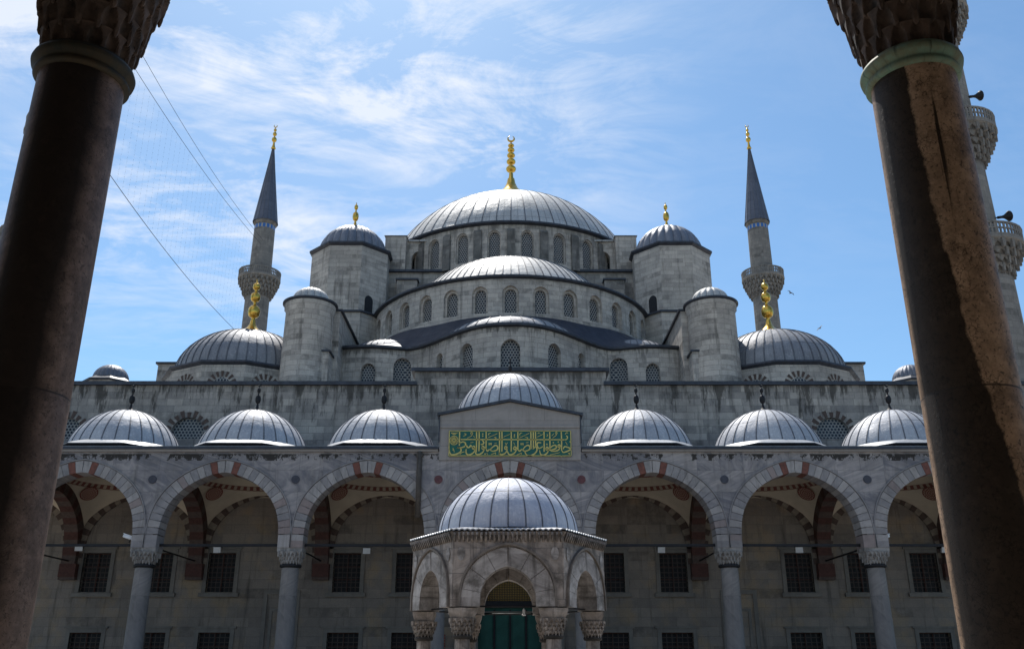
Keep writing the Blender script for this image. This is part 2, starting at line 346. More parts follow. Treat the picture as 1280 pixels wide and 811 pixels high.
def near_col_mat(name, seed, bright, side):
    """old weathered column: brown crusted stone with a black soot crust along one flank and chipped veins.
    uv = (arc metres from the camera-facing line, height)"""
    m, s = mat(name)
    u, v, _ = s.sep(s.uv()); pos = s.vm('ADD', s.obj(), (seed, seed, 0))
    n1 = s.noise(pos, 4.5, 10, 0.8); n2 = s.noise(pos, 30, 5, 0.7); n3 = s.noise(pos, 1.1, 4, 0.6)
    col = s.mix(s.rng(n1, 0.36, 0.62), bright, tuple(x * 0.42 for x in bright))
    col = s.mix(s.m('MULTIPLY', s.rng(s.noise(pos, 8.0, 6, 0.7), 0.5, 0.62), 0.5), col, (bright[0] * 1.25, bright[1] * 1.3, bright[2] * 1.35))
    vor = s.n('ShaderNodeTexVoronoi', feature='DISTANCE_TO_EDGE'); nd_ = s.m('MULTIPLY', s.noise(pos, 6.0, 3), 0.22); s.put(vor.inputs['Vector'], s.vm('ADD', pos, s.comb(nd_, nd_, nd_))); vor.inputs['Scale'].default_value = 17
    crack = s.rng(vor.outputs['Distance'], 0.0, 0.05 if side > 0 else 0.02, 1.0, 0.0)
    crack = s.m('MULTIPLY', crack, s.rng(s.noise(pos, 3.2, 4), 0.46, 0.54))
    col = s.mix(s.m('MULTIPLY', crack, 0.85), col, (0.028, 0.018, 0.013))
    pit = s.rng(n2, 0.56, 0.62); col = s.mix(s.m('MULTIPLY', pit, 0.75), col, (0.04, 0.028, 0.022))
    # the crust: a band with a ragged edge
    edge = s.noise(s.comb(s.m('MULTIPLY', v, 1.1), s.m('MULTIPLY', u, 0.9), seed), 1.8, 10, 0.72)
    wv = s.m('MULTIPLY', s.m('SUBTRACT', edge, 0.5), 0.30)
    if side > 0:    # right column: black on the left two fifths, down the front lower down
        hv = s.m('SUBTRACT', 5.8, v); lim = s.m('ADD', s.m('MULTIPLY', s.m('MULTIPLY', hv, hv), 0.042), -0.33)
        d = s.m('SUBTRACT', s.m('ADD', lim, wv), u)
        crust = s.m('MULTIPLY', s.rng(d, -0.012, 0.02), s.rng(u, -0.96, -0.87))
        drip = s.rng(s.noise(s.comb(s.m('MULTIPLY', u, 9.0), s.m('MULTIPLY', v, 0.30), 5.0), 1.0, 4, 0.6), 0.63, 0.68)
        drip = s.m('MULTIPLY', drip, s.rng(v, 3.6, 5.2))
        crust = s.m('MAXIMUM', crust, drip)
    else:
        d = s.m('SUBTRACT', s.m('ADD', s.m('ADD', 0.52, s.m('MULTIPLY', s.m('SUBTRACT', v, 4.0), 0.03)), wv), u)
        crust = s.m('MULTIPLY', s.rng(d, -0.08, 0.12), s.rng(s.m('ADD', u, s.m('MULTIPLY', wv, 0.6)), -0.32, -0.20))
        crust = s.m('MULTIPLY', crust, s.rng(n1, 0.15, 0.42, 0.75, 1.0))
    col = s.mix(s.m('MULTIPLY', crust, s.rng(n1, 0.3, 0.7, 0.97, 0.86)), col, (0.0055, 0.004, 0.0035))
    joint = s.m('MULTIPLY', s.m('GREATER_THAN', v, 3.42), s.m('LESS_THAN', s.m('ADD', v, s.m('MULTIPLY', n1, 0.03)), 3.45))
    col = s.mix(s.m('MULTIPLY', joint, 0.8), col, (0.02, 0.015, 0.012))
    h = s.m('SUBTRACT', s.m('MULTIPLY', n1, 0.5), s.m('MULTIPLY', pit, 0.2))
    s.out(col, s.m('ADD', 0.55, s.m('MULTIPLY', crust, 0.1)), 0, h, 0.35, 0.015, 0.2)
    return m
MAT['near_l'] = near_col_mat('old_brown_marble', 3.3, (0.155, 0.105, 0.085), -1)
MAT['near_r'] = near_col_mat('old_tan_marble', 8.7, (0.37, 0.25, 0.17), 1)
MAT['near_cap'] = plain_mat('sooty_capital_stone', (0.085, 0.056, 0.042), 0.85, 0, 0.6, 5.0, col2=(0.012, 0.009, 0.008), bstr=0.5)


def patina_mat(name, a, b):
    m, s = mat(name)
    u, v, _ = s.sep(s.uv()); pos = s.obj()
    n1 = s.noise(pos, 5, 6, 0.7); st = s.noise(s.comb(s.m('MULTIPLY', u, 14), s.m('MULTIPLY', v, 2), 0), 1.0, 4)
    col = s.mix(s.rng(n1, 0.35, 0.65), a, b)
    col = s.mix(s.m('MULTIPLY', s.rng(st, 0.55, 0.7), 0.7), col, (0.015, 0.014, 0.012))
    s.out(col, 0.65, 0.1, n1, 0.3, 0.01, 0.25)
    return m
MAT['patina'] = patina_mat('green_bronze', (0.13, 0.22, 0.17), (0.13, 0.12, 0.07))
MAT['patina_dark'] = patina_mat('dark_bronze', (0.016, 0.020, 0.017), (0.040, 0.028, 0.015))


# ------------------------------------------------------------------ mesh builder
class MB:
    def __init__(s):
        s.v = []; s.f = []; s.uvs = []; s.mi = []; s.sm = []
    def face(s, pts, uv=None, mi=0, sm=False):
        i0 = len(s.v); s.v.extend([tuple(p) for p in pts]); s.f.append(tuple(range(i0, i0 + len(pts))))
        s.uvs.append(uv); s.mi.append(mi); s.sm.append(sm)
    def shared(s, verts, faces, uvs=None, mi=0, sm=False):
        i0 = len(s.v); s.v.extend([tuple(p) for p in verts])
        for k, f in enumerate(faces):
            s.f.append(tuple(i0 + i for i in f)); s.uvs.append(uvs[k] if uvs else None)
            s.mi.append(mi if not isinstance(mi, list) else mi[k]); s.sm.append(sm)
    def box(s, x0, x1, y0, y1, z0, z1, mi=0):
        v = [(x0, y0, z0), (x1, y0, z0), (x1, y1, z0), (x0, y1, z0), (x0, y0, z1), (x1, y0, z1), (x1, y1, z1), (x0, y1, z1)]
        s.shared(v, [(0, 3, 2, 1), (4, 5, 6, 7), (0, 1, 5, 4), (1, 2, 6, 5), (2, 3, 7, 6), (3, 0, 4, 7)], None, mi)
    def prism(s, poly, z0, z1, mi=0, top=True, bottom=True, poly2=None):
        n = len(poly); q = poly2 or poly
        v = [(x, y, z0) for x, y in poly] + [(x, y, z1) for x, y in q]
        f = [(i, (i + 1) % n, n + (i + 1) % n, n + i) for i in range(n)]
        if bottom: f.append(tuple(reversed(range(n))))
        if top: f.append(tuple(range(n, 2 * n)))
        s.shared(v, f, None, mi)
    def lathe(s, prof, n, c=(0, 0), a0=0.0, a1=2 * pi, uk=None, vk='z', mi=0, sm=True, lobes=0, lobe=0.0, phase=0.0):
        """prof [(r,z)] ; angle 0 looks to -Y ; uk: sheets per full turn (lead) or None (metres)"""
        closed = abs(a1 - a0 - 2 * pi) < 1e-6
        Rm = max(r for r, z in prof)
        arc = [0.0]
        for (r1, z1), (r2, z2) in zip(prof, prof[1:]): arc.append(arc[-1] + math.hypot(r2 - r1, z2 - z1))
        def P(i, j):
            a = a0 + (a1 - a0) * i / n; r, z = prof[j]
            if lobes: r = r * (1 - lobe * (1 - abs(sin(lobes * a / 2 + phase)) ** 0.7))
            return (c[0] + r * sin(a), c[1] - r * cos(a), z)
        nn = n if closed else n + 1
        verts = [P(i, j) for i in range(nn) for j in range(len(prof))]
        faces = []; uvs = []; m = len(prof)
        for i in range(n):
            k = (i + 1) % nn
            aA = a0 + (a1 - a0) * i / n; aB = a0 + (a1 - a0) * (i + 1) / n
            uA, uB = (aA * uk / (2 * pi), aB * uk / (2 * pi)) if uk else (aA * Rm, aB * Rm)
            for j in range(m - 1):
                faces.append((i * m + j, k * m + j, k * m + j + 1, i * m + j + 1))
                vA, vB = (prof[j][1], prof[j + 1][1]) if vk == 'z' else (arc[j], arc[j + 1])
                uvs.append([(uA, vA), (uB, vA), (uB, vB), (uA, vB)])
        s.shared(verts, faces, uvs, mi, sm)
    def ribs(s, prof, n, wdt, hgt, c=(0, 0), a0=0.0, a1=2 * pi, mi=0, off=0.0):
        closed = abs(a1 - a0 - 2 * pi) < 1e-6
        for i in range(n if closed else n + 1):
            a = a0 + (a1 - a0) * (i + off) / n
            t = (cos(a), sin(a)); d = (sin(a), -cos(a))
            rows = []
            for (r, z) in prof:
                hw = min(wdt / 2, r * 0.3)
                o = (c[0] + d[0] * r, c[1] + d[1] * r)
                o2 = (c[0] + d[0] * (r + hgt * 0.7), c[1] + d[1] * (r + hgt * 0.7))
                rows.append([(o[0] - t[0] * hw, o[1] - t[1] * hw, z - 0.02), (o2[0] - t[0] * hw, o2[1] - t[1] * hw, z + hgt * 0.7),
                             (o2[0] + t[0] * hw, o2[1] + t[1] * hw, z + hgt * 0.7), (o[0] + t[0] * hw, o[1] + t[1] * hw, z - 0.02)])
            for A, B in zip(rows, rows[1:]):
                for q in range(3): s.face([A[q], A[q + 1], B[q + 1], B[q]], None, mi)
    def tube(s, pts, r, n=6, mi=0, sm=True):
        pts = [Vector(p) for p in pts]; rings = []
        for i, p in enumerate(pts):
            d = (pts[min(i + 1, len(pts) - 1)] - pts[max(i - 1, 0)]).normalized()
            a = d.orthogonal().normalized(); b = d.cross(a)
            rr = r[i] if isinstance(r, (list, tuple)) else r
            rings.append([p + (a * cos(2 * pi * k / n) + b * sin(2 * pi * k / n)) * rr for k in range(n)])
        if len(pts) > 1:
            a = (pts[1] - pts[0]).normalized().orthogonal().normalized()
            for i, p in enumerate(pts):
                d = (pts[min(i + 1, len(pts) - 1)] - pts[max(i - 1, 0)]).normalized()
                a = (a - d * a.dot(d)).normalized(); b = d.cross(a)
                rr = r[i] if isinstance(r, (list, tuple)) else r
                rings[i] = [p + (a * cos(2 * pi * k / n) + b * sin(2 * pi * k / n)) * rr for k in range(n)]
        v = [q for ring in rings for q in ring]; f = []
        for i in range(len(rings) - 1):
            for k in range(n): f.append((i * n + k, i * n + (k + 1) % n, (i + 1) * n + (k + 1) % n, (i + 1) * n + k))
        f.append(tuple(reversed(range(n)))); f.append(tuple((len(rings) - 1) * n + k for k in range(n)))
        s.shared(v, f, None, mi, sm)
    def build(s, name, mats, parent=None, loc=None):
        me = bpy.data.meshes.new(name); me.from_pydata(s.v, [], s.f)
        for m in (mats if isinstance(mats, (list, tuple)) else [mats]): me.materials.append(MAT[m] if isinstance(m, str) else m)
        uvl = me.uv_layers.new(name='UVMap')
        me.polygons.foreach_set('material_index', s.mi); me.polygons.foreach_set('use_smooth', s.sm)
        for p, uv in zip(me.polygons, s.uvs):
            if uv is None:
                nrm = p.normal
                if abs(nrm.z) > 0.85: uv = [(s.v[i][0], s.v[i][1]) for i in p.vertices]
                else:
                    t = Vector((0, 0, 1)).cross(nrm); t.normalize()
                    uv = [(Vector(s.v[i]).dot(t), s.v[i][2]) for i in p.vertices]
            for li, q in zip(p.loop_indices, uv): uvl.data[li].uv = q
        me.update()
        o = bpy.data.objects.new(name, me); COL.objects.link(o)
        if parent: o.parent = parent
        if loc: o.location = loc
        return o


def thing(name, label, cat, group=None, loc=(0, 0, 0)):
    o = bpy.data.objects.new(name, None); COL.objects.link(o); o.location = loc
    o['label'] = label; o['category'] = cat
    if group: o['group'] = group
    return o
def tag(o, label, cat, group=None):
    o['label'] = label; o['category'] = cat
    if group: o['group'] = group
    return o
def copy_tree(o, parent=None):
    c = o.copy(); COL.objects.link(c)
    if parent is not None: c.parent = parent
    for ch in list(o.children): copy_tree(ch, c)
    return c


FULL = [False]
def arch_h(hw, rise):
    if rise is None: return lambda s: 0.0
    if FULL[0]:       # full-shouldered, slightly pointed arch
        return lambda s: rise * max(1 - min(abs(s) / hw, 1) ** 1.5, 0.0) ** (1 / 3.0)
    e = (rise * rise - hw * hw) / (2 * hw); Rr = hw + e
    return lambda s: sqrt(max(Rr * Rr - (abs(s) + e) ** 2, 0.0))


def wall(mb, s0, s1, z0, z1, ops, fn, depth=0.3, seg=1e9, mi=0, rmi=None, sm=False, na=14):
    """wall strip with openings. ops: (centre, half width, bottom, spring, rise or None for square head). fn(s,z,d)->xyz"""
    rmi = mi if rmi is None else rmi
    def Q(a, b, za0, zb0, za1, zb1):
        if za1 - za0 < 1e-5 and zb1 - zb0 < 1e-5: return
        mb.face([fn(a, za0, 0), fn(b, zb0, 0), fn(b, zb1, 0), fn(a, za1, 0)], [(a, za0), (b, zb0), (b, zb1), (a, za1)], mi, sm)
    def strip(a, b):
        k = max(1, int(math.ceil((b - a) / seg)))
        for i in range(k): Q(a + (b - a) * i / k, a + (b - a) * (i + 1) / k, z0, z0, z1, z1)
    cur = s0
    for (c, hw, zb, zs, rise) in sorted(ops):
        if c - hw > cur + 1e-6: strip(cur, c - hw)
        H = arch_h(hw, rise)
        ss = [c - hw * cos(pi * i / na) for i in range(na + 1)] if rise else [c - hw + 2 * hw * i / 2 for i in range(3)]
        for a, b in zip(ss, ss[1:]):
            ha, hb = zs + H(a - c), zs + H(b - c)
            if zb > z0 + 1e-6: Q(a, b, z0, z0, zb, zb)
            Q(a, b, ha, hb, z1, z1)
            mb.face([fn(a, ha, 0), fn(b, hb, 0), fn(b, hb, depth), fn(a, ha, depth)], [(a, 0), (b, 0), (b, depth), (a, depth)], rmi, sm)
            if zb > z0 + 1e-6:
                mb.face([fn(a, zb, 0), fn(a, zb, depth), fn(b, zb, depth), fn(b, zb, 0)], [(a, 0), (a, depth), (b, depth), (b, 0)], rmi)
        for e_, sg in ((c - hw, 1), (c + hw, -1)):
            if zs > zb + 1e-6:
                mb.face([fn(e_, zb, 0), fn(e_, zb, depth), fn(e_, zs, depth), fn(e_, zs, 0)], [(0, zb), (depth, zb), (depth, zs), (0, zs)], rmi)
        cur = c + hw
    if s1 > cur + 1e-6: strip(cur, s1)


def pane(mb, c, hw, zb, zs, rise, fn, d, mi=0, na=14):
    H = arch_h(hw, rise)
    ss = [c - hw * cos(pi * i / na) for i in range(na + 1)] if rise else [c - hw, c, c + hw]
    for a, b in zip(ss, ss[1:]):
        mb.face([fn(a, zb, d), fn(b, zb, d), fn(b, zs + H(b - c), d), fn(a, zs + H(a - c), d)],
                [(a - c, zb), (b - c, zb), (b - c, zs + H(b - c)), (a - c, zs + H(a - c))], mi)


def arch_ring(mb, c, hw, zs, rise, thick, fn, d0, d1, n, pick, gap=0.0, sub=3, flat_back=False):
    """voussoirs; n stones a side. pick(k, total)->material"""
    if FULL[0]:
        base = []
        for i in range(241):
            th = pi / 2 * i / 240
            base.append((hw * cos(th) ** (2 / 1.5), rise * sin(th) ** (2 / 3.0)))
        ln = [0.0]
        for a_, b_ in zip(base, base[1:]): ln.append(ln[-1] + math.hypot(b_[0] - a_[0], b_[1] - a_[1]))
        def at(t):
            L_ = t * ln[-1]
            i = min(range(len(ln)), key=lambda q: abs(ln[q] - L_)); a_, b_ = base[max(i - 2, 0)], base[min(i + 2, 240)]
            dx_, dy_ = b_[0] - a_[0], b_[1] - a_[1]; l_ = math.hypot(dx_, dy_); return base[i], (dy_ / l_, -dx_ / l_)
        def op(t):
            (x_, y_), (nx_, ny_) = at(t)
            if t >= 0.999: return (0.0, y_ + thick * 1.04)
            if t <= 0.001: return (x_ + thick, y_)
            return (max(x_ + nx_ * thick * (1 if t < .9 else 1), 0.0), y_ + ny_ * thick)
        inn = lambda t: at(t)[0]
    else:
        e = (rise * rise - hw * hw) / (2 * hw); Rr = hw + e
        fm = math.acos(max(min(e / Rr, 1), -1)); fm2 = math.acos(max(min(e / (Rr + thick), 1), -1))
        inn = lambda t: (-e + Rr * cos(t * fm), Rr * sin(t * fm))
        op = lambda t: (-e + (Rr + thick) * cos(t * fm2), (Rr + thick) * sin(t * fm2))
    tot = 2 * n
    for side in (-1, 1):
        for k in range(n):
            mi = pick(k if side < 0 else tot - 1 - k, tot)
            t0 = (k + gap) / n; t1 = (k + 1 - gap) / n
            for q in range(sub):
                ta = t0 + (t1 - t0) * q / sub; tb = t0 + (t1 - t0) * (q + 1) / sub
                def pt(t, f_): q_ = f_(t); return (c + side * q_[0], zs + q_[1])
                ia, ib = pt(ta, inn), pt(tb, inn); oa, ob = pt(ta, op), pt(tb, op)
                V = [fn(*ia, d0), fn(*ib, d0), fn(*ob, d0), fn(*oa, d0), fn(*ia, d1), fn(*ib, d1), fn(*ob, d1), fn(*oa, d1)]
                uo = k * 0.7 + side
                mb.face([V[0], V[1], V[2], V[3]], [ia, ib, ob, oa], mi)
                mb.face([V[0], V[4], V[5], V[1]], [(ia[1], d0), (ia[1], d1), (ib[1], d1), (ib[1], d0)], mi)
                mb.face([V[3], V[2], V[6], V[7]], [(oa[1], d0), (ob[1], d0), (ob[1], d1), (oa[1], d1)], mi)
                mb.face([V[4], V[7], V[6], V[5]], [ia, oa, ob, ib], mi)
            if gap > 0:
                for t in (t0, t1):
                    ia = pt(t, inn); oa = pt(t, op)
                    mb.face([fn(*ia, d0), fn(*oa, d0), fn(*oa, d1), fn(*ia, d1)], None, mi)


def dome_prof(Rr, z0, rise, k=14, t1=90):
    return [(Rr * cos(R(t1) * i / k), z0 + rise * sin(R(t1) * i / k)) for i in range(k + 1)]
def cap_prof(S, zc, z0, k=16):
    t0 = math.asin((z0 - zc) / S)
    return [(S * cos(t0 + (pi / 2 - t0) * i / k), zc + S * sin(t0 + (pi / 2 - t0) * i / k)) for i in range(k + 1)]
def ngon(c, ap, n, ph=0.0):
    r = ap / cos(pi / n)
    return [(c[0] + r * sin(ph + 2 * pi * (i + 0.5) / n), c[1] - r * cos(ph + 2 * pi * (i + 0.5) / n)) for i in range(n)]


def finial(parent, x, y, z0, h, mt='gold', bulbs=3, skirt=0.28, crescent=True, name='finial'):
    mb = MB(); sk = skirt * h
    prof = [(sk * 0.9, z0 - 0.12 * h * 0.2)]
    for t in (0, .25, .5, .75, 1): prof.append((sk * (1 - t) ** 2 * 0.85 + 0.035 * h, z0 + t * 0.22 * h))
    zc = z0 + 0.24 * h; room = h * 0.58; rr = 0.060 * h
    wt = [1.15 - 0.55 * i / max(bulbs - 1, 1) for i in range(bulbs)]; tw = sum(wt)
    for i in range(bulbs):
        hh = room * wt[i] / tw; br = rr * wt[i]
        for t in range(0, 9):
            a = pi * t / 8
            prof.append((0.018 * h + br * sin(a) ** 0.8 if 0 < t < 8 else 0.022 * h, zc + hh * (0.12 + 0.72 * (1 - cos(a)) / 2)))
        zc += hh
    prof.append((0.012 * h, zc)); prof.append((0.012 * h, zc + 0.04 * h)); prof.append((0.0, zc + 0.045 * h))
    mb.lathe(prof, 16, (x, y))
    if crescent:
        cr = 0.055 * h; pts = []; rad = []
        for i in range(17):
            a = R(-62) - (2 * pi - R(56)) * i / 16 + pi
            a = R(90 + 28) + R(304) * i / 16
            pts.append((x + cr * cos(a), y, zc + 0.045 * h + cr + cr * sin(a))); rad.append(0.016 * h * (0.25 + sin(pi * i / 16)))
        mb.tube(pts, rad, 6)
    return mb.build(name, mt, parent)


def muqarnas(mb, c, z0, z1, r0, r1, sq0=0.0, sq1=1.0, rows=4, n=20, mi=0, drop=0.6, core=True, jitter=0.0, seed=1):
    """stalactite carving: rows of small pointed prisms stepping out from a round neck to a square block"""
    rnd = random.Random(seed)
    def rad(t, a):
        r = r0 + (r1 - r0) * t ** 0.9; q = sq0 + (sq1 - sq0) * t ** 1.3
        sqr = 1 / max(abs(sin(a)), abs(cos(a)))
        return r * (1 + q * (min(sqr, 1.32) - 1))
    if core:
        prof = 10
        vs = []; fs = []
        for j in range(prof + 1):
            t = j / prof
            for i in range(48):
                a = 2 * pi * i / 48; r = rad(t, a) * 0.93 - 0.01; vs.append((c[0] + r * sin(a), c[1] - r * cos(a), z0 + (z1 - z0) * t))
        for j in range(prof):
            for i in range(48): fs.append((j * 48 + i, j * 48 + (i + 1) % 48, (j + 1) * 48 + (i + 1) % 48, (j + 1) * 48 + i))
        fs.append(tuple(prof * 48 + i for i in range(48)))
        mb.shared(vs, fs, None, mi)
    hh = (z1 - z0) / rows
    for j in range(rows):
        for i in range(n):
            a = 2 * pi * (i + 0.5 * (j % 2)) / n
            t = (j + 1) / rows
            ro = rad(t, a); ri = rad(j / rows, a) * 0.84
            cw = 2 * pi * ro / n * 0.5; zt = z0 + hh * (j + 1.0)
            tt = (cos(a), sin(a)); d = (sin(a), -cos(a))
            def p(r, s_, z): return (c[0] + d[0] * r + tt[0] * s_, c[1] + d[1] * r + tt[1] * s_, z)
            # scalloped niche hood
            zb = z0 + hh * (j + 0.42); ze = z0 + hh * (j + 0.05)
            V = [p(ri, -cw, zt), p(ro * .97, -cw, zt), p(ro, 0, zt), p(ro * .97, cw, zt), p(ri, cw, zt),
                 p(ri, -cw, zb), p(ro * .955, -cw, ze), p(ro * .95, 0, zb + hh * .30), p(ro * .955, cw, ze), p(ri, cw, zb)]
            mb.shared(V, [(0, 1, 2, 3, 4), (5, 9, 8, 7, 6)] + [(q, 5 + q, 5 + (q + 1) % 5, (q + 1) % 5) for q in range(5)], None, mi)
            # slim hanging prism between the hoods
            if rnd.random() > 0.06:
                a2 = a + pi / n; tt = (cos(a2), sin(a2)); d = (sin(a2), -cos(a2)); ro2 = rad(t, a2) * 1.012
                w_ = cw * 0.30; dp = cw * 0.62; z2 = z0 + hh * (j + 0.02 - drop * 0.45) - rnd.random() * jitter
                z2 = max(z2, z0 - 0.02)
                P = [(ro2, -w_), (ro2, w_), (ro2 - dp, w_), (ro2 - dp, -w_)]
                vv_ = [p(r, q, zt - .001) for r, q in P] + [p(r - dp * .12, q * .8, z2) for r, q in P]
                mb.shared(vv_, [(0, 3, 2, 1), (4, 5, 6, 7)] + [(q, (q + 1) % 4, 4 + (q + 1) % 4, 4 + q) for q in range(4)], None, mi)


def carved_capital(mb, c, z0, z1, r0, r1, sq, tiers=5, n=14, seed=1):
    """muqarnas capital as one carved surface: tiers of pointed concave niches with worn ribs and small pendants"""
    rnd = random.Random(seed); SA, SS_ = 14, 12
    wear = [[rnd.uniform(.75, 1.15) for _ in range(n + 1)] for _ in range(tiers)]
    def rad(t, a):
        r = r0 + (r1 - r0) * t ** 0.95; q = sq * t ** 1.2
        return r * (1 + q * (min(1 / max(abs(sin(a)), abs(cos(a))), 1.34) - 1))
    V = []; N = n * SA
    for j in range(tiers):
        for k in range(SS_ + 1):
            sv = k / SS_
            for i in range(N):
                a = 2 * pi * i / N; ph = (i / SA + 0.5 * (j % 2)) % n; ci = int(ph); ap = ph - ci - 0.5
                rt = rad((j + 1) / tiers, a); rbm = rad(j / tiers, a)
                base = rbm + (rt - rbm) * (0.50 + 0.50 * sv ** 0.8)
                wdt = 0.44 * (1 - sv ** 1.7) ** 0.55 if sv < 1 else 0
                dp = 0.0
                if abs(ap) < wdt:
                    q = 1 - (abs(ap) / wdt) ** 2; dp = 0.30 * (rt - rbm + 0.035) * q ** 0.55 * wear[j][ci] + 0.022 * q
                if sv > .93: dp = -0.004
                r = base - dp * (1.25 - sv * 0.3)
                if k == 0: r = base - 0.012 - (0.05 if abs(ap) < .40 else 0)
                z = z0 + (z1 - z0) * (j + sv) / tiers
                if abs(ap) >= .40 and k <= 1: z -= 0.012 * wear[j][ci]
                V.append((c[0] + r * sin(a), c[1] - r * cos(a), z))
    F = []
    rows = tiers * (SS_ + 1)
    for r_ in range(rows - 1):
        for i in range(N): F.append((r_ * N + i, r_ * N + (i + 1) % N, (r_ + 1) * N + (i + 1) % N, (r_ + 1) * N + i))
    F.append(tuple(reversed(range(N)))); F.append(tuple((rows - 1) * N + i for i in range(N)))
    mb.shared(V, F, None, 0, False)
    for j in range(tiers):
        for i in range(n):
            if rnd.random() < .22: continue
            a = 2 * pi * (i - 0.5 * (j % 2)) / n; t = j / tiers
            r = rad(t, a) + (rad((j + 1) / tiers, a) - rad(t, a)) * .5 - .022
            z = z0 + (z1 - z0) * t; L_ = rnd.uniform(.02, .085)
            x, y = c[0] + r * sin(a), c[1] - r * cos(a)
            mb.tube([(x, y, z + .07), (x, y, z), (x, y, z - L_ * .6), (x, y, z - L_)], [.030, .028, .020, .010], 6, 0, False)


# ================================================================== SETTING
g = MB(); g.face([(-900, -600, 0), (900, -600, 0), (900, 1500, 0), (-900, 1500, 0)])
go = g.build('ground', 'pavement'); go['kind'] = 'structure'

# ================================================================== MOSQUE
mosque = thing('mosque', 'grey stone mosque with stacked lead domes rising behind the arcade', 'mosque', loc=(0, 0, 0))
YW = 52.0
flatw = lambda y: (lambda s_, z, d: (s_, y + d, z))

# --- lower wall with windows (inside the porch) ---
WX = [sg * x for x in (5.6, 9.1, 16.1, 19.6, 23.1) for sg in (-1, 1)]
mb = MB()
lo = [(x, 0.86, 1.2, 3.2, None) for x in WX]; up = [(x, 0.76, 5.32, 7.42, None) for x in WX]
wall(mb, -32, 32, 0, 4.3, [o for o in lo] + [(0, 1.75, 0, 4.8 - 0.55, None)], flatw(YW), 0.35)
wall(mb, -32, 32, 4.3, 8.6, up + [(0, 1.75, 4.3, 4.85, 1.78)], flatw(YW), 0.35)
wall(mb, -32, 32, 8.6, 12.0, [], flatw(YW), 0.3)
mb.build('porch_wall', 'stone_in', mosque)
# wall above the porch roof
mb = MB()
LX = (-26.2, -19.0, 19.0, 26.2)
wall(mb, -32, 32, 12.0, 17.2, [(x, 0.98, 13.95, 14.25, 0.99) for x in LX], flatw(YW), 0.35)
mb.face([(-32, YW, 12), (-32, 70, 12), (-32, 70, 17.2), (-32, YW, 17.2)]); mb.face([(32, YW, 12), (32, 70, 12), (32, 70, 17.2), (32, YW, 17.2)])
mb.box(-5.75, 5.75, YW, 55.0, 17.2, 18.05)
mb.build('front_wall', 'stone', mosque)
for sx in (-1, 1):          # outer walls below the porch level
    pass
mb = MB()
mb.box(-32.15, -5.6, YW - 0.2, 53, 17.2, 17.42); mb.box(5.6, 32.15, YW - 0.2, 53, 17.2, 17.42)
mb.box(-5.95, 5.95, YW - 0.2, 55.2, 18.05, 18.27)
mb.build('coping', 'lead_dark', mosque)
mb = MB(); mb.box(-32, 32, 53.0, 100, 16.6, 17.25)
mb.build('terrace_roof', 'lead_big', mosque)

# half-round lattice windows between the porch domes
for x in LX:
    mb = MB(); pane(mb, x, 0.98, 13.95, 14.25, 0.99, flatw(YW), 0.22)
    wi = mb.build('window', 'lattice', mosque)
    mb = MB()
    for k in range(11):
        a = pi * (k + 0.0) / 10
        if k % 1 == 0:
            r0, r1 = 1.0, 1.42 if k % 2 == 0 else 1.30; hwv = 0.10
            d = (cos(a), sin(a)); t = (-sin(a), cos(a))
            q = [(x + d[0] * r + t[0] * s_ * wd, 14.25 + d[1] * r + t[1] * s_ * wd) for r, s_, wd in ((r0, -1, hwv * .8), (r1, -1, hwv * 1.25), (r1, 1, hwv * 1.25), (r0, 1, hwv * .8))]
            f0 = [(p[0], YW - 0.03, p[1]) for p in q]; mb.face(f0)
            b0 = [(p[0], YW + 0.02, p[1]) for p in q]
            for i in range(4): mb.face([f0[i], f0[(i + 1) % 4], b0[(i + 1) % 4], b0[i]])
    mb.build('voussoirs', 'vous_brown', wi)

# windows of the porch wall
def porch_window(x, hw, z0, z1, grille=True):
    mb = MB(); mb.face([(x - hw, YW + 0.3, z0), (x + hw, YW + 0.3, z0), (x + hw, YW + 0.3, z1), (x - hw, YW + 0.3, z1)])
    wo_ = mb.build('window', 'glass', mosque)
    mb = MB(); t = 0.22
    mb.box(x - hw - t, x - hw, YW - 0.06, YW + 0.1, z0 - 0.05, z1 + t); mb.box(x + hw, x + hw + t, YW - 0.06, YW + 0.1, z0 - 0.05, z1 + t)
    mb.box(x - hw, x + hw, YW - 0.06, YW + 0.1, z1, z1 + t)
    mb.box(x - hw - t - 0.12, x + hw + t + 0.12, YW - 0.16, YW + 0.1, z0 - 0.26, z0 - 0.05)
    mb.box(x - hw - t - 0.1, x + hw + t + 0.1, YW - 0.12, YW + 0.1, z1 + t, z1 + t + 0.1)
    mb.build('frame', 'frame_stone', wo_)
    mb = MB()
    nv = 6; nh = 8
    for i in range(1, nv): mb.box(x - hw + 2 * hw * i / nv - 0.018, x - hw + 2 * hw * i / nv + 0.018, YW + 0.08, YW + 0.115, z0, z1)
    for j in range(1, nh): mb.box(x - hw, x + hw, YW + 0.075, YW + 0.12, z0 + (z1 - z0) * j / nh - 0.02, z0 + (z1 - z0) * j / nh + 0.02)
    mb.build('grille', 'grille', wo_)
    mb = MB(); hs = hw * 0.93
    for k in range(3):
        zz_ = z0 + (z1 - z0) * (0.33 * (k + 1)) - 0.03; mb.box(x - hw, x + hw, YW + 0.24, YW + 0.28, zz_, zz_ + 0.05)
    mb.box(x - 0.03, x + 0.03, YW + 0.235, YW + 0.275, z0, z1)
    mb.build('sash_bars', 'vous_red2', wo_)
for x in WX:
    porch_window(x, 0.86, 1.2, 3.2); porch_window(x, 0.76, 5.32, 7.42)
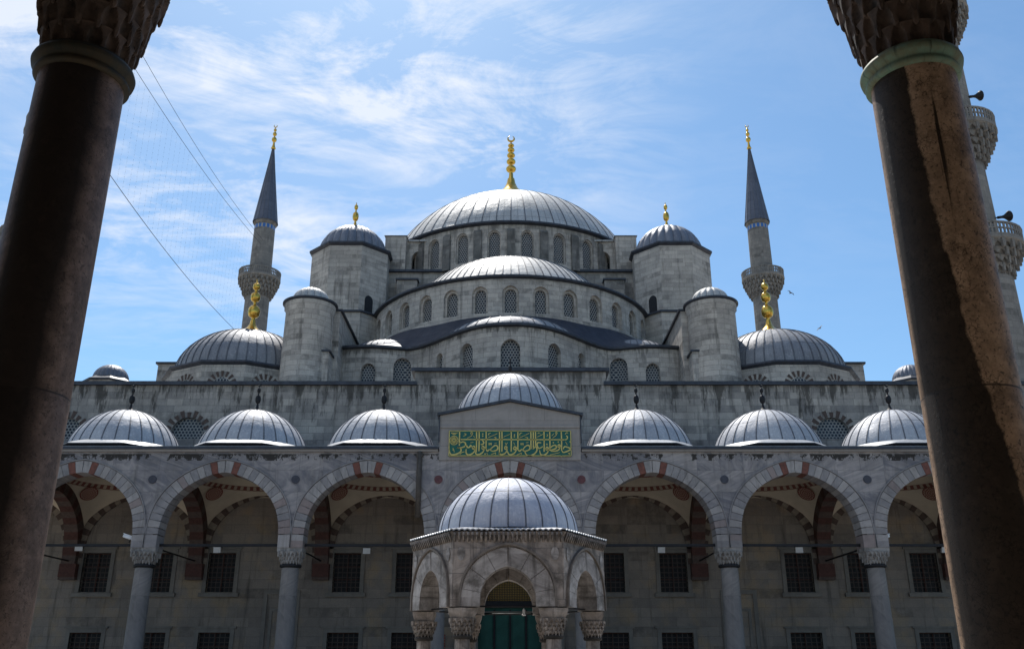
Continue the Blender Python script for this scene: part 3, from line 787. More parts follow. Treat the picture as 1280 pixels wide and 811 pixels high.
# blind marble frames either side (x = +-12.6)
for x in (-12.6, 12.6):
    mb = MB()
    for (a, b, c_, d_, y_) in ((-1.0, -0.78, 0, 5.2, .07), (0.78, 1.0, 0, 5.2, .07), (-1.0, 1.0, 5.2, 5.42, .09), (-.6, -.45, 0, 4.3, .05), (.45, .6, 0, 4.3, .05), (-.6, .6, 4.3, 4.45, .05)):
        mb.box(x + a, x + b, YW - y_, YW + 0.1, c_, d_)
    mb.build('blind_doorway', 'frame_stone', mosque)

# portal
mb = MB(); P0 = 1.75
mb.box(-2.9, -1.75, YW - 0.45, YW + 0.1, 0, 8.6); mb.box(1.75, 2.9, YW - 0.45, YW + 0.1, 0, 8.6)
wall(mb, -1.75, 1.75, 4.85, 8.6, [(0, 1.7, 4.85, 4.86, 1.76)], flatw(YW - 0.45), 0.75)
mb.box(-3.1, 3.1, YW - 0.6, YW + 0.1, 8.6, 8.95)
mb.build('portal_frame', 'frame_stone', mosque)
mb = MB(); pane(mb, 0, 1.75, 4.85, 4.86, 1.8, flatw(YW), 0.3)
mb.build('gilded_tympanum', 'gold_lattice', mosque)
mb = MB(); mb.box(-1.75, 1.75, YW + 0.02, YW + 0.3, 4.50, 4.85)
mb.build('lintel_beam', 'iron', mosque)
mb = MB(); mb.box(-1.75, 1.75, YW + 0.25, YW + 0.35, 0, 4.5)
for x in (-1.3, -0.45, 0.45, 1.3): mb.box(x - 0.32, x + 0.32, YW + 0.19, YW + 0.25, 0.5, 4.1)
dr = mb.build('door', 'green', mosque)
mb = MB()
for x in (-0.87, 0, 0.87): mb.box(x - 0.05, x + 0.05, YW + 0.17, YW + 0.24, 0, 4.4)
mb.build('door_rail', 'iron', dr)
mb = MB()
for x in (-3.75, 3.75):
    if x < 0:
        for k in range(14): mb.box(x - 0.22, x + 0.22, YW - 0.1, YW - 0.04, 1.2 + k * 0.14, 1.28 + k * 0.14)
mb.build('shutter', 'red_metal', mosque)

# --- exedra wall (wavy) ---
def exY(x):
    t = min(abs(x) / 7.3, 1.0) ** 1.3; t = t * t * (3 - 2 * t)
    y = 55.0 + 4.9 * t
    if abs(x) > 7.3: y = 59.9 - 0.55 * sin(pi * (abs(x) - 7.3) / 5.2) if abs(x) < 12.5 else 59.9
    return y
# arc-length table
XS = [-13.0 + 26.0 * i / 260 for i in range(261)]; SS = [0.0]
for a, b in zip(XS, XS[1:]): SS.append(SS[-1] + math.hypot(b - a, exY(b) - exY(a)))
Smid = SS[130]; SS = [q - Smid for q in SS]
def ex_at(s_):
    if s_ <= SS[0]: return XS[0]
    if s_ >= SS[-1]: return XS[-1]
    lo_, hi = 0, 260
    while hi - lo_ > 1:
        md = (lo_ + hi) // 2
        if SS[md] <= s_: lo_ = md
        else: hi = md
    return XS[lo_] + (XS[hi] - XS[lo_]) * (s_ - SS[lo_]) / (SS[hi] - SS[lo_])
def exS(x): return SS[min(range(261), key=lambda i: abs(XS[i] - x))]
def exfn(s_, z, d):
    x = ex_at(s_); dd = (exY(x + 0.01) - exY(x - 0.01)) / 0.02; L = math.hypot(1, dd)
    return (x - dd / L * d, exY(x) + d / L, z)
EW = [(-9.85, .50, 18.4, 20.45), (-7.5, .62, 18.9, 20.85), (-4.85, .34, 19.6, 20.9), (-2.9, .56, 19.0, 20.65), (0, .64, 18.8, 20.5), (2.9, .56, 19.0, 20.65), (4.85, .34, 19.6, 20.9), (7.5, .62, 18.9, 20.85), (9.85, .50, 18.4, 20.45)]
ops = [(exS(x), hw, zb, zs, hw * 1.15) for x, hw, zb, zs in EW]
mb = MB(); wall(mb, SS[0], SS[-1], 16.8, 22.1, ops, exfn, 0.42, seg=0.5)
mb.build('exedra_wall', 'stone_hi', mosque)
for o in ops:
    mb = MB(); pane(mb, *o, exfn, 0.32); wi = mb.build('window', 'lattice', mosque)
mb = MB(); n = 120
for i in range(n):
    sa, sb = SS[0] + (SS[-1] - SS[0]) * i / n, SS[0] + (SS[-1] - SS[0]) * (i + 1) / n
    for (d0, z0, d1, z1) in ((0.0, 22.06, -.28, 22.12), (-.28, 22.12, -.28, 22.27), (-.28, 22.27, .5, 22.40)):
        mb.face([exfn(sa, z0, d0), exfn(sb, z0, d0), exfn(sb, z1, d1), exfn(sa, z1, d1)])
mb.build('exedra_cornice', 'lead_dark', mosque)
# lead roof rising from the exedra wall to the half dome drum, bulging over each apse
HC = (0.0, 71.3); HR = 11.3
mb = MB(); NX, NT_ = 104, 12; grid = []
for i in range(NX + 1):
    x = -12.9 + 25.8 * i / NX; xi = x * 0.86; yi = HC[1] - sqrt(HR * HR - xi * xi) + 0.3
    row = []
    yo = exY(x) + 0.15
    for j in range(NT_ + 1):
        t = j / NT_
        z = 22.36 + 2.6 * t
        b = b2 = -0.25 * sin(pi * t)
        row.append((x + (xi - x) * t, yo + (yi - yo) * t, z + b))
    grid.append(row)
vs = [p for r_ in grid for p in r_]; fs = []; uvs = []
for i in range(NX):
    for j in range(NT_):
        fs.append((i * 13 + j, (i + 1) * 13 + j, (i + 1) * 13 + j + 1, i * 13 + j + 1))
        uvs.append([(i * .5, j * .5), (i * .5 + .5, j * .5), (i * .5 + .5, j * .5 + .5), (i * .5, j * .5 + .5)])
mb.shared(vs, fs, uvs, 0, True)
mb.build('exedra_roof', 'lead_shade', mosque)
for (ax, ay, ar, ah) in ((0, 61.0, 4.95, 2.1), (-9.0, 63.3, 3.0, 1.5), (9.0, 63.3, 3.0, 1.5)):
    mb = MB(); pr = dome_prof(ar, 22.3, ah, 10); mb.lathe(pr, 72, (ax, ay), -pi / 2, pi / 2, uk=72, vk='arc'); mb.ribs(pr[:-1], 18, 0.06, 0.04, (ax, ay), -pi / 2, pi / 2, mi=1)
    mb.build('apse_dome', ['lead_old', 'rib'], mosque)

# --- half dome and its drum ---
def cyl(c, Rr): return lambda s_, z, d: (c[0] + (Rr - d) * sin(s_ / Rr), c[1] - (Rr - d) * cos(s_ / Rr), z)
fnh = cyl(HC, HR)
sp = 2.22
ops = [(k * sp, 0.60, 25.0, 26.45, 0.66) for k in range(-7, 8)]
mb = MB(); wall(mb, -HR * pi / 2, HR * pi / 2, 22.2, 27.7, ops, fnh, 0.5, seg=0.6)
# outer stepped arches round every window
hd = mb.build('half_dome_drum', 'stone_hi', mosque)
def framed(ops, fn, mbt, thick, d0, d1, n, mt, par, nm):
    mb = MB()
    for (c_, hw, zb, zs, rise) in ops:
        arch_ring(mb, c_, hw + 0.0, zs, rise, thick, fn, d0, d1, n, lambda k, t: 0)
        for sg in (-1, 1):
            e0 = c_ + sg * hw; e1 = c_ + sg * (hw + thick)
            lo_, hi = min(e0, e1), max(e0, e1)
            mb.face([fn(lo_, zb, d0), fn(hi, zb, d0), fn(hi, zs, d0), fn(lo_, zs, d0)]);
            mb.face([fn(e1, zb, d0), fn(e1, zb, d1), fn(e1, zs, d1), fn(e1, zs, d0)])
            mb.face([fn(e0, zb, d0), fn(e0, zs, d0), fn(e0, zs, d1), fn(e0, zb, d1)])
    return mb.build(nm, mt, par)
inr = [(c_, hw - 0.17, zb, zs, (hw - 0.17) * 1.1) for (c_, hw, zb, zs, rise) in ops]
framed(inr, fnh, None, 0.20, 0.22, 0.50, 5, 'stone_tower', hd, 'window_surround')
inner = [(c_, hw - 0.13, zb, zs, rise * 0.8) for (c_, hw, zb, zs, rise) in ops]
for (c_, hw, zb, zs, rise) in ops:
    mb = MB(); pane(mb, c_, hw, zb, zs, rise, fnh, 0.42); mb.build('window', 'lattice', mosque)
def ring_cornice(c, Rr, z, out, h, a0, a1, n, name, mt='lead_dark', par=None):
    mb = MB(); mb.lathe([(Rr - 0.02, z - 0.10), (Rr + out, z), (Rr + out, z + h), (Rr - 0.6, z + h + 0.12)], n, c, a0, a1, sm=False)
    return mb.build(name, mt, par or mosque)
ring_cornice(HC, HR, 27.72, 0.28, 0.14, -pi / 2, pi / 2, 60, 'half_dome_cornice')
mb = MB(); pr = cap_prof(10.6, 23.0, 28.0)
mb.lathe([(HR - 0.2, 27.9)] + pr, 84, HC, -pi / 2, pi / 2, uk=84, vk='arc', mi=0)
mb.ribs(pr[:-1], 42, 0.07, 0.04, HC, -pi / 2, pi / 2, mi=1)
mb.build('half_dome', ['lead_big', 'rib'], mosque)

# --- central block, main drum, main dome ---
MC = (0.0, 82.0)
mb = MB()
mb.box(-13.2, 13.2, 70.9, 93, 16, 32.9)
mb.box(-9.6, -7.9, 70.2, 70.9, 27.5, 31.9); mb.box(7.9, 9.6, 70.2, 70.9, 27.5, 31.9)
mb.box(-8.6, -6.6, 70.45, 70.9, 27.5, 31.2); mb.box(6.6, 8.6, 70.45, 70.9, 27.5, 31.2)
mb.build('central_block', 'stone', mosque)
mb = MB(); mb.box(-13.3, 13.3, 70.6, 93.2, 32.9, 33.1)
for s_ in (-1, 1):
    mb.box(*sorted((s_ * 7.8, s_ * 9.7)), 70.05, 70.89, 31.9, 32.05); mb.box(*sorted((s_ * 6.5, s_ * 7.75)), 70.3, 70.89, 31.2, 31.35)
mb.build('block_coping', 'lead_dark', mosque)
DR = 12.6; fnd = cyl(MC, DR); spd = 2 * pi * DR / 28
ops = [((k + .5) * spd, 0.58, 33.4, 35.6, 0.66) for k in range(-8, 8)]
mb = MB(); wall(mb, -DR * pi / 28 * 16, DR * pi / 28 * 16, 32.9, 36.8, ops, fnd, 0.42, seg=0.7)
mb.lathe([(DR, 32.9), (DR, 36.8)], 24, MC, pi / 28 * 16, 2 * pi - pi / 28 * 16)
md = mb.build('main_drum', 'stone_hi', mosque)
for k in range(-8, 9):      # buttress strips between the windows; soot and some shade in their colour
    mb = MB(); a = k * spd / DR; hwb = 0.34; s0_ = k * spd
    mb.face([fnd(s0_ - hwb, 32.9, -.25), fnd(s0_ + hwb, 32.9, -.25), fnd(s0_ + hwb, 36.1, -.25), fnd(s0_ - hwb, 36.1, -.25)])
    for e_ in (-hwb, hwb): mb.face([fnd(s0_ + e_, 32.9, -.25), fnd(s0_ + e_, 32.9, 0), fnd(s0_ + e_, 36.1, 0), fnd(s0_ + e_, 36.1, -.25)])
    mb.face([fnd(s0_ - hwb, 36.1, -.25), fnd(s0_ + hwb, 36.1, -.25), fnd(s0_ + hwb, 36.35, 0), fnd(s0_ - hwb, 36.35, 0)])
    mb.build('buttress_strip', 'stone_dark', md)
inr = [(c_, hw - 0.10, zb, zs, (hw - 0.10) * 1.15) for (c_, hw, zb, zs, rise) in ops]
framed(inr, fnd, None, 0.12, 0.14, 0.40, 5, 'stone_tower', md, 'window_surround')
for o in ops:
    mb = MB(); pane(mb, *o, fnd, 0.34); mb.build('window', 'lattice', mosque)
ring_cornice(MC, DR, 36.82, 0.35, 0.16, 0, 2 * pi, 96, 'main_cornice')
mb = MB(); pr = cap_prof(13.3, 31.9, 37.0, 20)
mb.lathe([(12.7, 37.0)] + pr, 120, MC, uk=120, vk='arc')
mb.ribs(pr[:-1], 60, 0.07, 0.04, MC, mi=1)
dm = mb.build('main_dome', ['lead_big', 'rib'], mosque)
# finial
mb = MB()
mb.lathe([(2.0, 44.9), (1.7, 45.6), (1.35, 46.5), (0.75, 47.1), (0.45, 47.8), (0.36, 48.3)], 20, MC)
mb.build('finial_skirt', 'gold', dm)
finial(dm, 0, 82, 47.6, 6.0, 'gold', 5, 0.06, True)

# flying buttress blocks flanking the drum
for sx in (-1, 1):
    mb = MB()
    x0, x1 = sorted((sx * 10.9, sx * 9.1))
    v = [(x0, 71.0, 33.1), (x1, 71.0, 33.1), (x1, 78, 33.1), (x0, 78, 33.1), (x0, 71.0, 36.4), (x1, 71.0, 36.4), (x1, 78, 37.2), (x0, 78, 37.2)]
    mb.shared(v, [(0, 3, 2, 1), (4, 5, 6, 7), (0, 1, 5, 4), (1, 2, 6, 5), (2, 3, 7, 6), (3, 0, 4, 7)])
    fb = (lambda s_, z, d, sx=sx: (sx * 9.1 - sx * s_, 71.9 + s_ * 0.15 + d, z))
    wall(mb, 0, 2.4, 33.1, 36.3, [(1.15, 0.72, 33.1, 34.7, 0.78)], fb, 1.2)
    mb.build('flying_buttress', 'stone_tower', mosque)
    mb = MB(); mb.face([(x0 - .1, 70.85, 36.42), (x1 + .1, 70.85, 36.42), (x1 + .1, 78, 37.28), (x0 - .1, 78, 37.28)])
    mb.box(*sorted((sx * 9.1, sx * 6.8)), 71.75, 73.4, 36.3, 36.42)
    mb.build('buttress_capping', 'lead_big', mosque)
    mb = MB(); mb.box(*sorted((sx * 9.4, sx * 11.4)), 70.95, 72.6, 33.1, 33.9)
    mb.build('buttress_step', 'stone', mosque)

# weight towers
def weight_tower(sx):
    c = (sx * 13.6, 70.9)
    mb = MB(); mb.prism(ngon(c, 3.2, 8), 16, 34.0)
    mb.prism(ngon(c, 3.95, 8), 16, 27.75, top=False)
    t = mb.build('weight_tower', 'stone_tower', mosque)
    mb = MB()
    mb.prism(ngon(c, 3.22, 8), 33.95, 34.12, poly2=ngon(c, 3.42, 8)); mb.prism(ngon(c, 3.42, 8), 34.12, 34.26)
    mb.build('tower_cornice', 'lead_dark', t); mb = MB()
    mb.prism(ngon(c, 4.12, 8), 27.75, 27.9, poly2=ngon(c, 4.12, 8)); mb.prism(ngon(c, 4.12, 8), 27.9, 28.25, poly2=ngon(c, 3.2, 8))
    mb.build('tower_skirt_roof', 'lead_dark', t)
    mb = MB(); mb.lathe(dome_prof(2.95, 34.26, 2.85, 12), 192, c, uk=24, vk='arc', lobes=24, lobe=0.07)
    d = mb.build('tower_dome', 'lead_blue', t)
    finial(t, c[0], c[1], 36.95, 3.1, 'gold', 2, 0.25, False)
    # doorway on the inner slanting face: flat pane coloured as the opening's dark shade
    a = -sx * pi / 4; r = 3.22
    nx, ny = sin(a), -cos(a); tx, ty = cos(a), sin(a)
    mb = MB()
    fn = lambda s_, z, d: (c[0] + nx * (r - d) + tx * (s_ + sx * .35), c[1] + ny * (r - d) + ty * (s_ + sx * .35), z)
    pane(mb, 0, 0.40, 28.1, 29.3, 0.45, fn, 0.0)
    mb.build('tower_doorway', 'glass', t)
for sx in (-1, 1): weight_tower(sx)

# buttress walls and stair turrets
for sx in (-1, 1):
    mb = MB(); X = lambda a, b: sorted((sx * a, sx * b))
    mb.box(*X(15.4, 11.7), 58.0, 68.0, 16.8, 24.3)
    mb.box(*X(12.8, 12.0), 56.6, 60.5, 16.8, 20.9)
    b = mb.build('buttress', 'stone_hi', mosque)
    mb = MB()
    mb.box(*X(15.55, 11.55), 57.9, 68.0, 24.3, 24.45); mb.box(*X(12.8, 11.9), 56.5, 60.5, 20.9, 21.02)
    mb.build('buttress_coping', 'lead_dark', b)
    c = (sx * 13.7, 57.6)
    mb = MB(); mb.lathe([(1.78, 16.8), (1.70, 18.6), (1.66, 19.5), (1.60, 23.9), (1.72, 24.15), (1.72, 24.45)], 48, c)
    tu = mb.build('stair_turret', 'stone_tower', mosque)
    mb = MB(); mb.lathe([(1.70, 24.42), (1.86, 24.5), (1.86, 24.60), (1.2, 24.8)], 48, c, sm=False); mb.build('turret_cornice', 'lead_dark', tu)
    mb = MB(); mb.lathe(dome_prof(1.32, 24.7, 1.12, 10), 128, c, uk=16, vk='arc', lobes=16, lobe=0.08); mb.build('turret_dome', 'lead_big', tu)

# corner domes with gilded finials
for sx in (-1, 1):
    c = (sx * 18.7, 61.4)
    poly = ngon(c, 5.25, 12)
    mb = MB(); mb.prism(poly, 16.8, 19.9, top=False)
    d = mb.build('corner_dome_drum', 'stone_hi', mosque)
    mb = MB(); mb.prism(ngon(c, 5.25, 12), 19.85, 20.0, poly2=ngon(c, 5.5, 12)); mb.prism(ngon(c, 5.5, 12), 20.0, 20.13, poly2=ngon(c, 5.45, 12))
    mb.build('dome_cornice', 'lead_dark', d)
    mb = MB(); pr = dome_prof(4.95, 20.1, 3.75, 14)
    mb.lathe(pr, 96, c, uk=48, vk='arc'); mb.ribs(pr[:-1], 48, 0.07, 0.05, c, mi=1)
    mb.build('corner_dome', ['lead_old', 'rib'], d)
    finial(d, c[0], c[1], 23.75, 5.1, 'gold', 3, 0.21, False)
    for k in (-2, -1, 0, 1, 2):
        a = 2 * pi * k / 12; r = 5.25
        nx, ny = sin(a), -cos(a); tx, ty = cos(a), sin(a)
        fn = lambda s_, z, d_: (c[0] + nx * (r - d_) + tx * s_, c[1] + ny * (r - d_) + ty * s_, z)
        mb = MB(); pane(mb, 0, 0.55, 18.2, 18.45, 0.56, fn, -0.012); wi = mb.build('drum_window', 'lattice', d)
        mb = MB()
        for q in range(9):
            th = pi * q / 8; dd = (cos(th), sin(th)); t = (-sin(th), cos(th))
            P = [fn(dd[0] * rr + t[0] * w_, 18.45 + dd[1] * rr + t[1] * w_, -0.03) for rr, w_ in ((.6, -.06), (.98, -.10), (.98, .10), (.6, .06))]
            mb.face(P)
        mb.build('drum_voussoirs', 'vous_brown', wi)
    mb = MB(); mb.box(*sorted((sx * 26.4, sx * 21.0)), 64.5, 70, 16.8, 22.6)
    e_ = mb.build('corner_block', 'stone_hi', mosque)
    mb = MB(); mb.box(*sorted((sx * 26.55, sx * 20.9)), 64.35, 70, 22.6, 22.75); mb.build('corner_block_coping', 'lead_dark', e_)
    c = (sx * 27.7, 60.0)
    mb = MB(); mb.prism(ngon(c, 1.55, 8), 16.8, 19.55); k_ = mb.build('cupola_base', 'stone_hi', mosque)
    mb = MB(); mb.prism(ngon(c, 1.7, 8), 19.55, 19.66, top=False); mb.prism(ngon(c, 1.7, 8), 19.66, 20.0, poly2=ngon(c, 1.15, 8))
    mb.build('cupola_eave', 'lead_dark', k_)
    mb = MB(); mb.lathe(dome_prof(1.2, 19.95, 1.1, 10), 96, c, uk=24, vk='arc', lobes=24, lobe=0.05); mb.build('cupola_dome', 'lead_blue', k_)

# ================================================================== MINARETS
def minaret(x, y, label, hidden=False):
    t = thing('minaret', label, 'minaret', 'slender grey stone minarets around the mosque', loc=(x, y, 0))
    mb = MB()
    levels = [(0, 24.0, 1.95, 1.85), (27.8, 33.2, 1.58, 1.50), (36.4, 43.4, 1.50, 1.44), (46.6, 53.2, 1.34, 1.26)]
    for (z0, z1, r0, r1) in levels: mb.lathe([(r0, z0 - 1.2 if z0 else 0), (r1, z1 + 0.6)], 16, (0, 0), sm=False)
    mb.lathe([(1.26, 53.0), (1.45, 53.15), (1.45, 53.4)], 16, (0, 0), sm=False)
    mb.build('shaft', 'minaret', t)
    mb = MB(); mb.lathe([(1.275, 52.35), (1.275, 52.85)], 16, (0, 0), sm=False)
    mb.build('tile_band', 'tile_blue', t)
    for zb, rb in ((27.8, 2.85), (36.4, 2.70), (46.6, 2.55)):
        mb = MB(); muqarnas(mb, (0, 0), zb - 3.4, zb - 1.15, 1.45, rb - 0.1, 0, 0, rows=5, n=24, drop=0.55)
        mb.lathe([(rb - .1, zb - 1.18), (rb, zb - 1.1), (rb, zb - 0.95), (1.2, zb - 0.95)], 32, (0, 0), sm=False)
        bo = mb.build('balcony', 'minaret', t)
        mb = MB()
        # pierced parapet: posts, rails and cross slats with real gaps
        n = 64
        mb.lathe([(rb - .14, zb - 0.95), (rb - .02, zb - 0.95), (rb - .02, zb - 0.80), (rb - .14, zb - 0.80), (rb - .14, zb - 0.95)], 32, (0, 0), sm=False)
        mb.lathe([(rb - .16, zb - 0.12), (rb, zb - 0.12), (rb, zb), (rb - .16, zb), (rb - .16, zb - 0.12)], 32, (0, 0), sm=False)
        mb.lathe([(rb - .12, zb - 0.50), (rb - .04, zb - 0.50), (rb - .04, zb - 0.40), (rb - .12, zb - 0.40), (rb - .12, zb - 0.50)], 32, (0, 0), sm=False)
        for i in range(n):
            a = 2 * pi * i / n; hw = .055 if i % 8 else .11; r = rb - .03
            nx, ny = sin(a), -cos(a); tx, ty = cos(a), sin(a)
            P = [(nx * r_ + tx * s_, ny * r_ + ty * s_) for r_, s_ in ((r, -hw), (r, hw), (r - .09, hw), (r - .09, -hw))]
            mb.prism(P, zb - .8, zb - .12 if i % 8 else zb + .06)
        mb.build('parapet', 'minaret', bo)
    mb = MB(); pr = [(1.56, 53.35), (1.50, 53.6), (1.02, 57.2), (0.5, 61.2), (0.12, 64.3), (0, 64.4)]
    mb.lathe(pr, 16, (0, 0), uk=16, vk='arc', sm=False); mb.ribs(pr[:-1], 16, 0.04, 0.03, off=0.0, mi=1)
    mb.build('spire', ['lead_spire', 'rib'], t)
    finial(t, 0, 0, 64.2, 3.7, 'gold', 3, 0.06, True)
    return t
NL = minaret(-30.6, 54, 'near left minaret mostly hidden behind the dark left foreground column')
BL = minaret(-30.9, 102, 'distant minaret left of the main dome, joined by strings of lights')
BR = minaret(30.9, 102, 'distant minaret right of the main dome, behind the right corner dome')
NR = minaret(30.6, 54, 'near right minaret with loudspeakers, beside the tan foreground column')

# loudspeakers on the near right minaret
def loudspeaker(x, y, z, ang, label):
    mb = MB(); mb.lathe([(0.05, -.30), (0.09, -.18), (0.13, 0.0), (0.30, 0.30), (0.36, 0.36), (0.34, 0.37), (0.27, 0.30), (0.02, 0.02)], 16, (0, 0))
    mb.tube([(0, 0, -.25), (0, 0, -.5)], 0.10, 8)
    o = mb.build('loudspeaker', 'iron'); o.location = (x, y, z); o.rotation_euler = (R(78), 0, ang)
    tag(o, label, 'loudspeaker', 'horn loudspeakers on the near right minaret')
    b = MB(); b.tube([(0, 0, -.4), (0, 0, -1.6)], 0.04, 6)
    # mounting arm from the horn down to the parapet
    bo = b.build('bracket', 'iron', o); bo.rotation_euler = (0, 0, 0)
    return o
loudspeaker(32.35, 53.0, 29.0, R(98), 'black horn loudspeaker above the lower visible balcony of the near right minaret')
loudspeaker(32.15, 53.0, 38.3, R(98), 'black horn loudspeaker above the higher visible balcony of the near right minaret')

# ================================================================== STRINGS OF LIGHTS between the left minarets
lt = thing('festoon_lights', 'fine net of hanging light strings on cables between the left minarets', 'string lights')
def cable(a, b, sag, n=40):
    return [tuple(a[i] + (b[i] - a[i]) * t / n - (sag * 4 * (t / n) * (1 - t / n) if i == 2 else 0) for i in range(3)) for t in range(n + 1)]
cu = cable((-30.6, 56.2, 47.0), (-30.6, 100, 49.6), 0.9); cu2 = cable((-30.2, 56.2, 48.6), (-30.3, 100, 50.0), 1.1); cl = cable((-30.6, 56.6, 36.9), (-30.6, 99.4, 36.6), 1.0)
for c_, r_ in ((cu, .022), (cu2, .02), (cl, .026)):
    mb = MB(); mb.tube(c_, r_, 5); mb.build('cable', 'iron', lt)
for k in range(5, 38):
    p0, p1 = cu[k], cl[k]
    mb = MB(); 
    nb = 24
    for j in range(1, nb):
        z = p0[2] + (p1[2] - p0[2]) * j / nb; q = 0.021
        y = p0[1] + (p1[1] - p0[1]) * j / nb; x = p0[0]
        mb.shared([(x - q, y, z), (x + q, y, z), (x, y - q, z), (x, y + q, z), (x, y, z - q * 1.4), (x, y, z + q * 1.4)],
                  [(0, 2, 5), (2, 1, 5), (1, 3, 5), (3, 0, 5), (2, 0, 4), (1, 2, 4), (3, 1, 4), (0, 3, 4)])
    mb.tube([p0, p1], 0.0015, 3)
    mb.build('light_string', 'iron', lt)

# ================================================================== PORTICO (far arcade)
FULL[0] = True
YF, YB = 44.15, 45.05          # faces of the arcade wall
YC = 44.6; SPR = 6.8; HWA, RISE, THK = 2.9, 3.6, 0.57
YV = 48.45
por = thing('portico', 'marble arcade of pointed arches with small lead domes before the mosque', 'arcade')
mb = MB()
bays = list(range(-4, 5))
wall(mb, -31.5, 31.5, SPR, 11.42, [(7.0 * k, HWA + 0.25, SPR, SPR, RISE + 0.24) for k in bays], flatw(YF), YB - YF, na=24)
wall(mb, -31.5, 31.5, SPR, 11.42, [(7.0 * k, HWA + 0.25, SPR, SPR, RISE + 0.24) for k in bays], flatw(YB), 0.0, na=24)
mb.face([(-31.5, YF, 11.42), (31.5, YF, 11.42), (31.5, YB, 11.42), (-31.5, YB, 11.42)])
mb.build('arcade_wall', 'marble', por)
def vpick(rnd):
    def f(k, tot):
        mid = tot // 2
        j = k - mid if k >= mid else mid - 1 - k
        if j == 1: return 3
        if j == 0: return 0
        base = 0 if j % 2 else 1
        q = rnd.random()
        return 2 if q < .13 else (1 - base if q < .2 else base)
    return f
for k in bays:
    mb = MB(); arch_ring(mb, 7.0 * k, HWA, SPR, RISE, THK, flatw(0), YF - 0.04, YB + 0.03, 17, vpick(random.Random(50 + k)), gap=0.03, sub=3)
    ar = mb.build('arch', ['vous_a', 'vous_b', 'vous_c', 'vous_r'], por)
    # thin moulding along the outer edge
    mb = MB(); arch_ring(mb, 7.0 * k, HWA + THK, SPR, RISE + THK * 1.08, 0.05, flatw(0), YF - 0.07, YF + 0.05, 20, lambda a, b: 0, sub=2)
    mb.build('arch_moulding', 'vous_b', ar)
# cornice with dark lead strip
mb = MB()
for x0, x1 in ((-31.6, -3.55), (3.55, 31.6)):
    mb.box(x0, x1, YF - 0.16, YB, 11.42, 11.52)
co = mb.build('cornice', 'marble_plain', por)
mb = MB()
for x0, x1 in ((-31.6, -3.55), (3.55, 31.6)): mb.box(x0, x1, YF - 0.24, YB, 11.52, 11.66)
mb.build('cornice_flashing', 'lead_dark', co)
mb = MB()
for x0, x1 in ((-31.6, -3.55), (3.55, 31.6)): mb.box(x0, x1, YF - 0.22, YF + 0.3, 11.662, 11.68)
mb.build('flashing_edge', 'lead_edge', co)

# columns
def far_column(x, y):
    c = (x, y)
    mb = MB(); mb.lathe([(0.60, 0), (0.60, 0.12), (0.52, 0.22), (0.50, 0.3), (0.435, 0.36), (0.43, 3), (0.405, 5.96)], 32, c)
    o = mb.build('column', 'shaft', por)
    mb = MB(); mb.lathe([(0.40, 5.88), (0.50, 5.92), (0.52, 5.98), (0.50, 6.04), (0.40, 6.08)], 32, c); mb.build('neck_ring', 'iron', o)
    mb = MB(); muqarnas(mb, c, 6.04, 6.62, 0.42, 0.56, 0, 1, rows=3, n=20, drop=0.7); mb.box(x - .60, x + .60, y - .46, y + .46, 6.62, SPR)
    mb.build('capital', 'capital', o)
for k in range(-4, 4): far_column(7.0 * k + 3.5, YC)

# transverse arches, tie rods, corbels
for k in range(-4, 4):
    x = 7.0 * k + 3.5
    ft = lambda s_, z, d, x=x: (x - 0.46 + d, YV + s_ + 0.05, z)
    mb = MB(); arch_ring(mb, 0, 3.02, SPR, 3.45, 1.3, ft, 0.08, 0.84, 12, lambda a, b: a % 2, sub=3)
    mb.box(x - .46, x + .46, 51.55, 51.99, 6.1, 6.8, mi=0); mb.box(x - .46, x + .46, 51.62, 51.99, 5.95, 6.1, mi=1)
    mb.build('transverse_arch', ['vous_red2', 'vous_brown'], por)
    mb = MB(); mb.tube([(x, YC + .3, 6.95), (x, 51.9, 6.95)], 0.045, 6); mb.build('tie_rod', 'iron', por)
mb = MB(); mb.box(-31.4, 31.4, YC - 0.05, YC + 0.05, 6.90, 7.02); mb.build('long_tie_rod', 'iron', por)

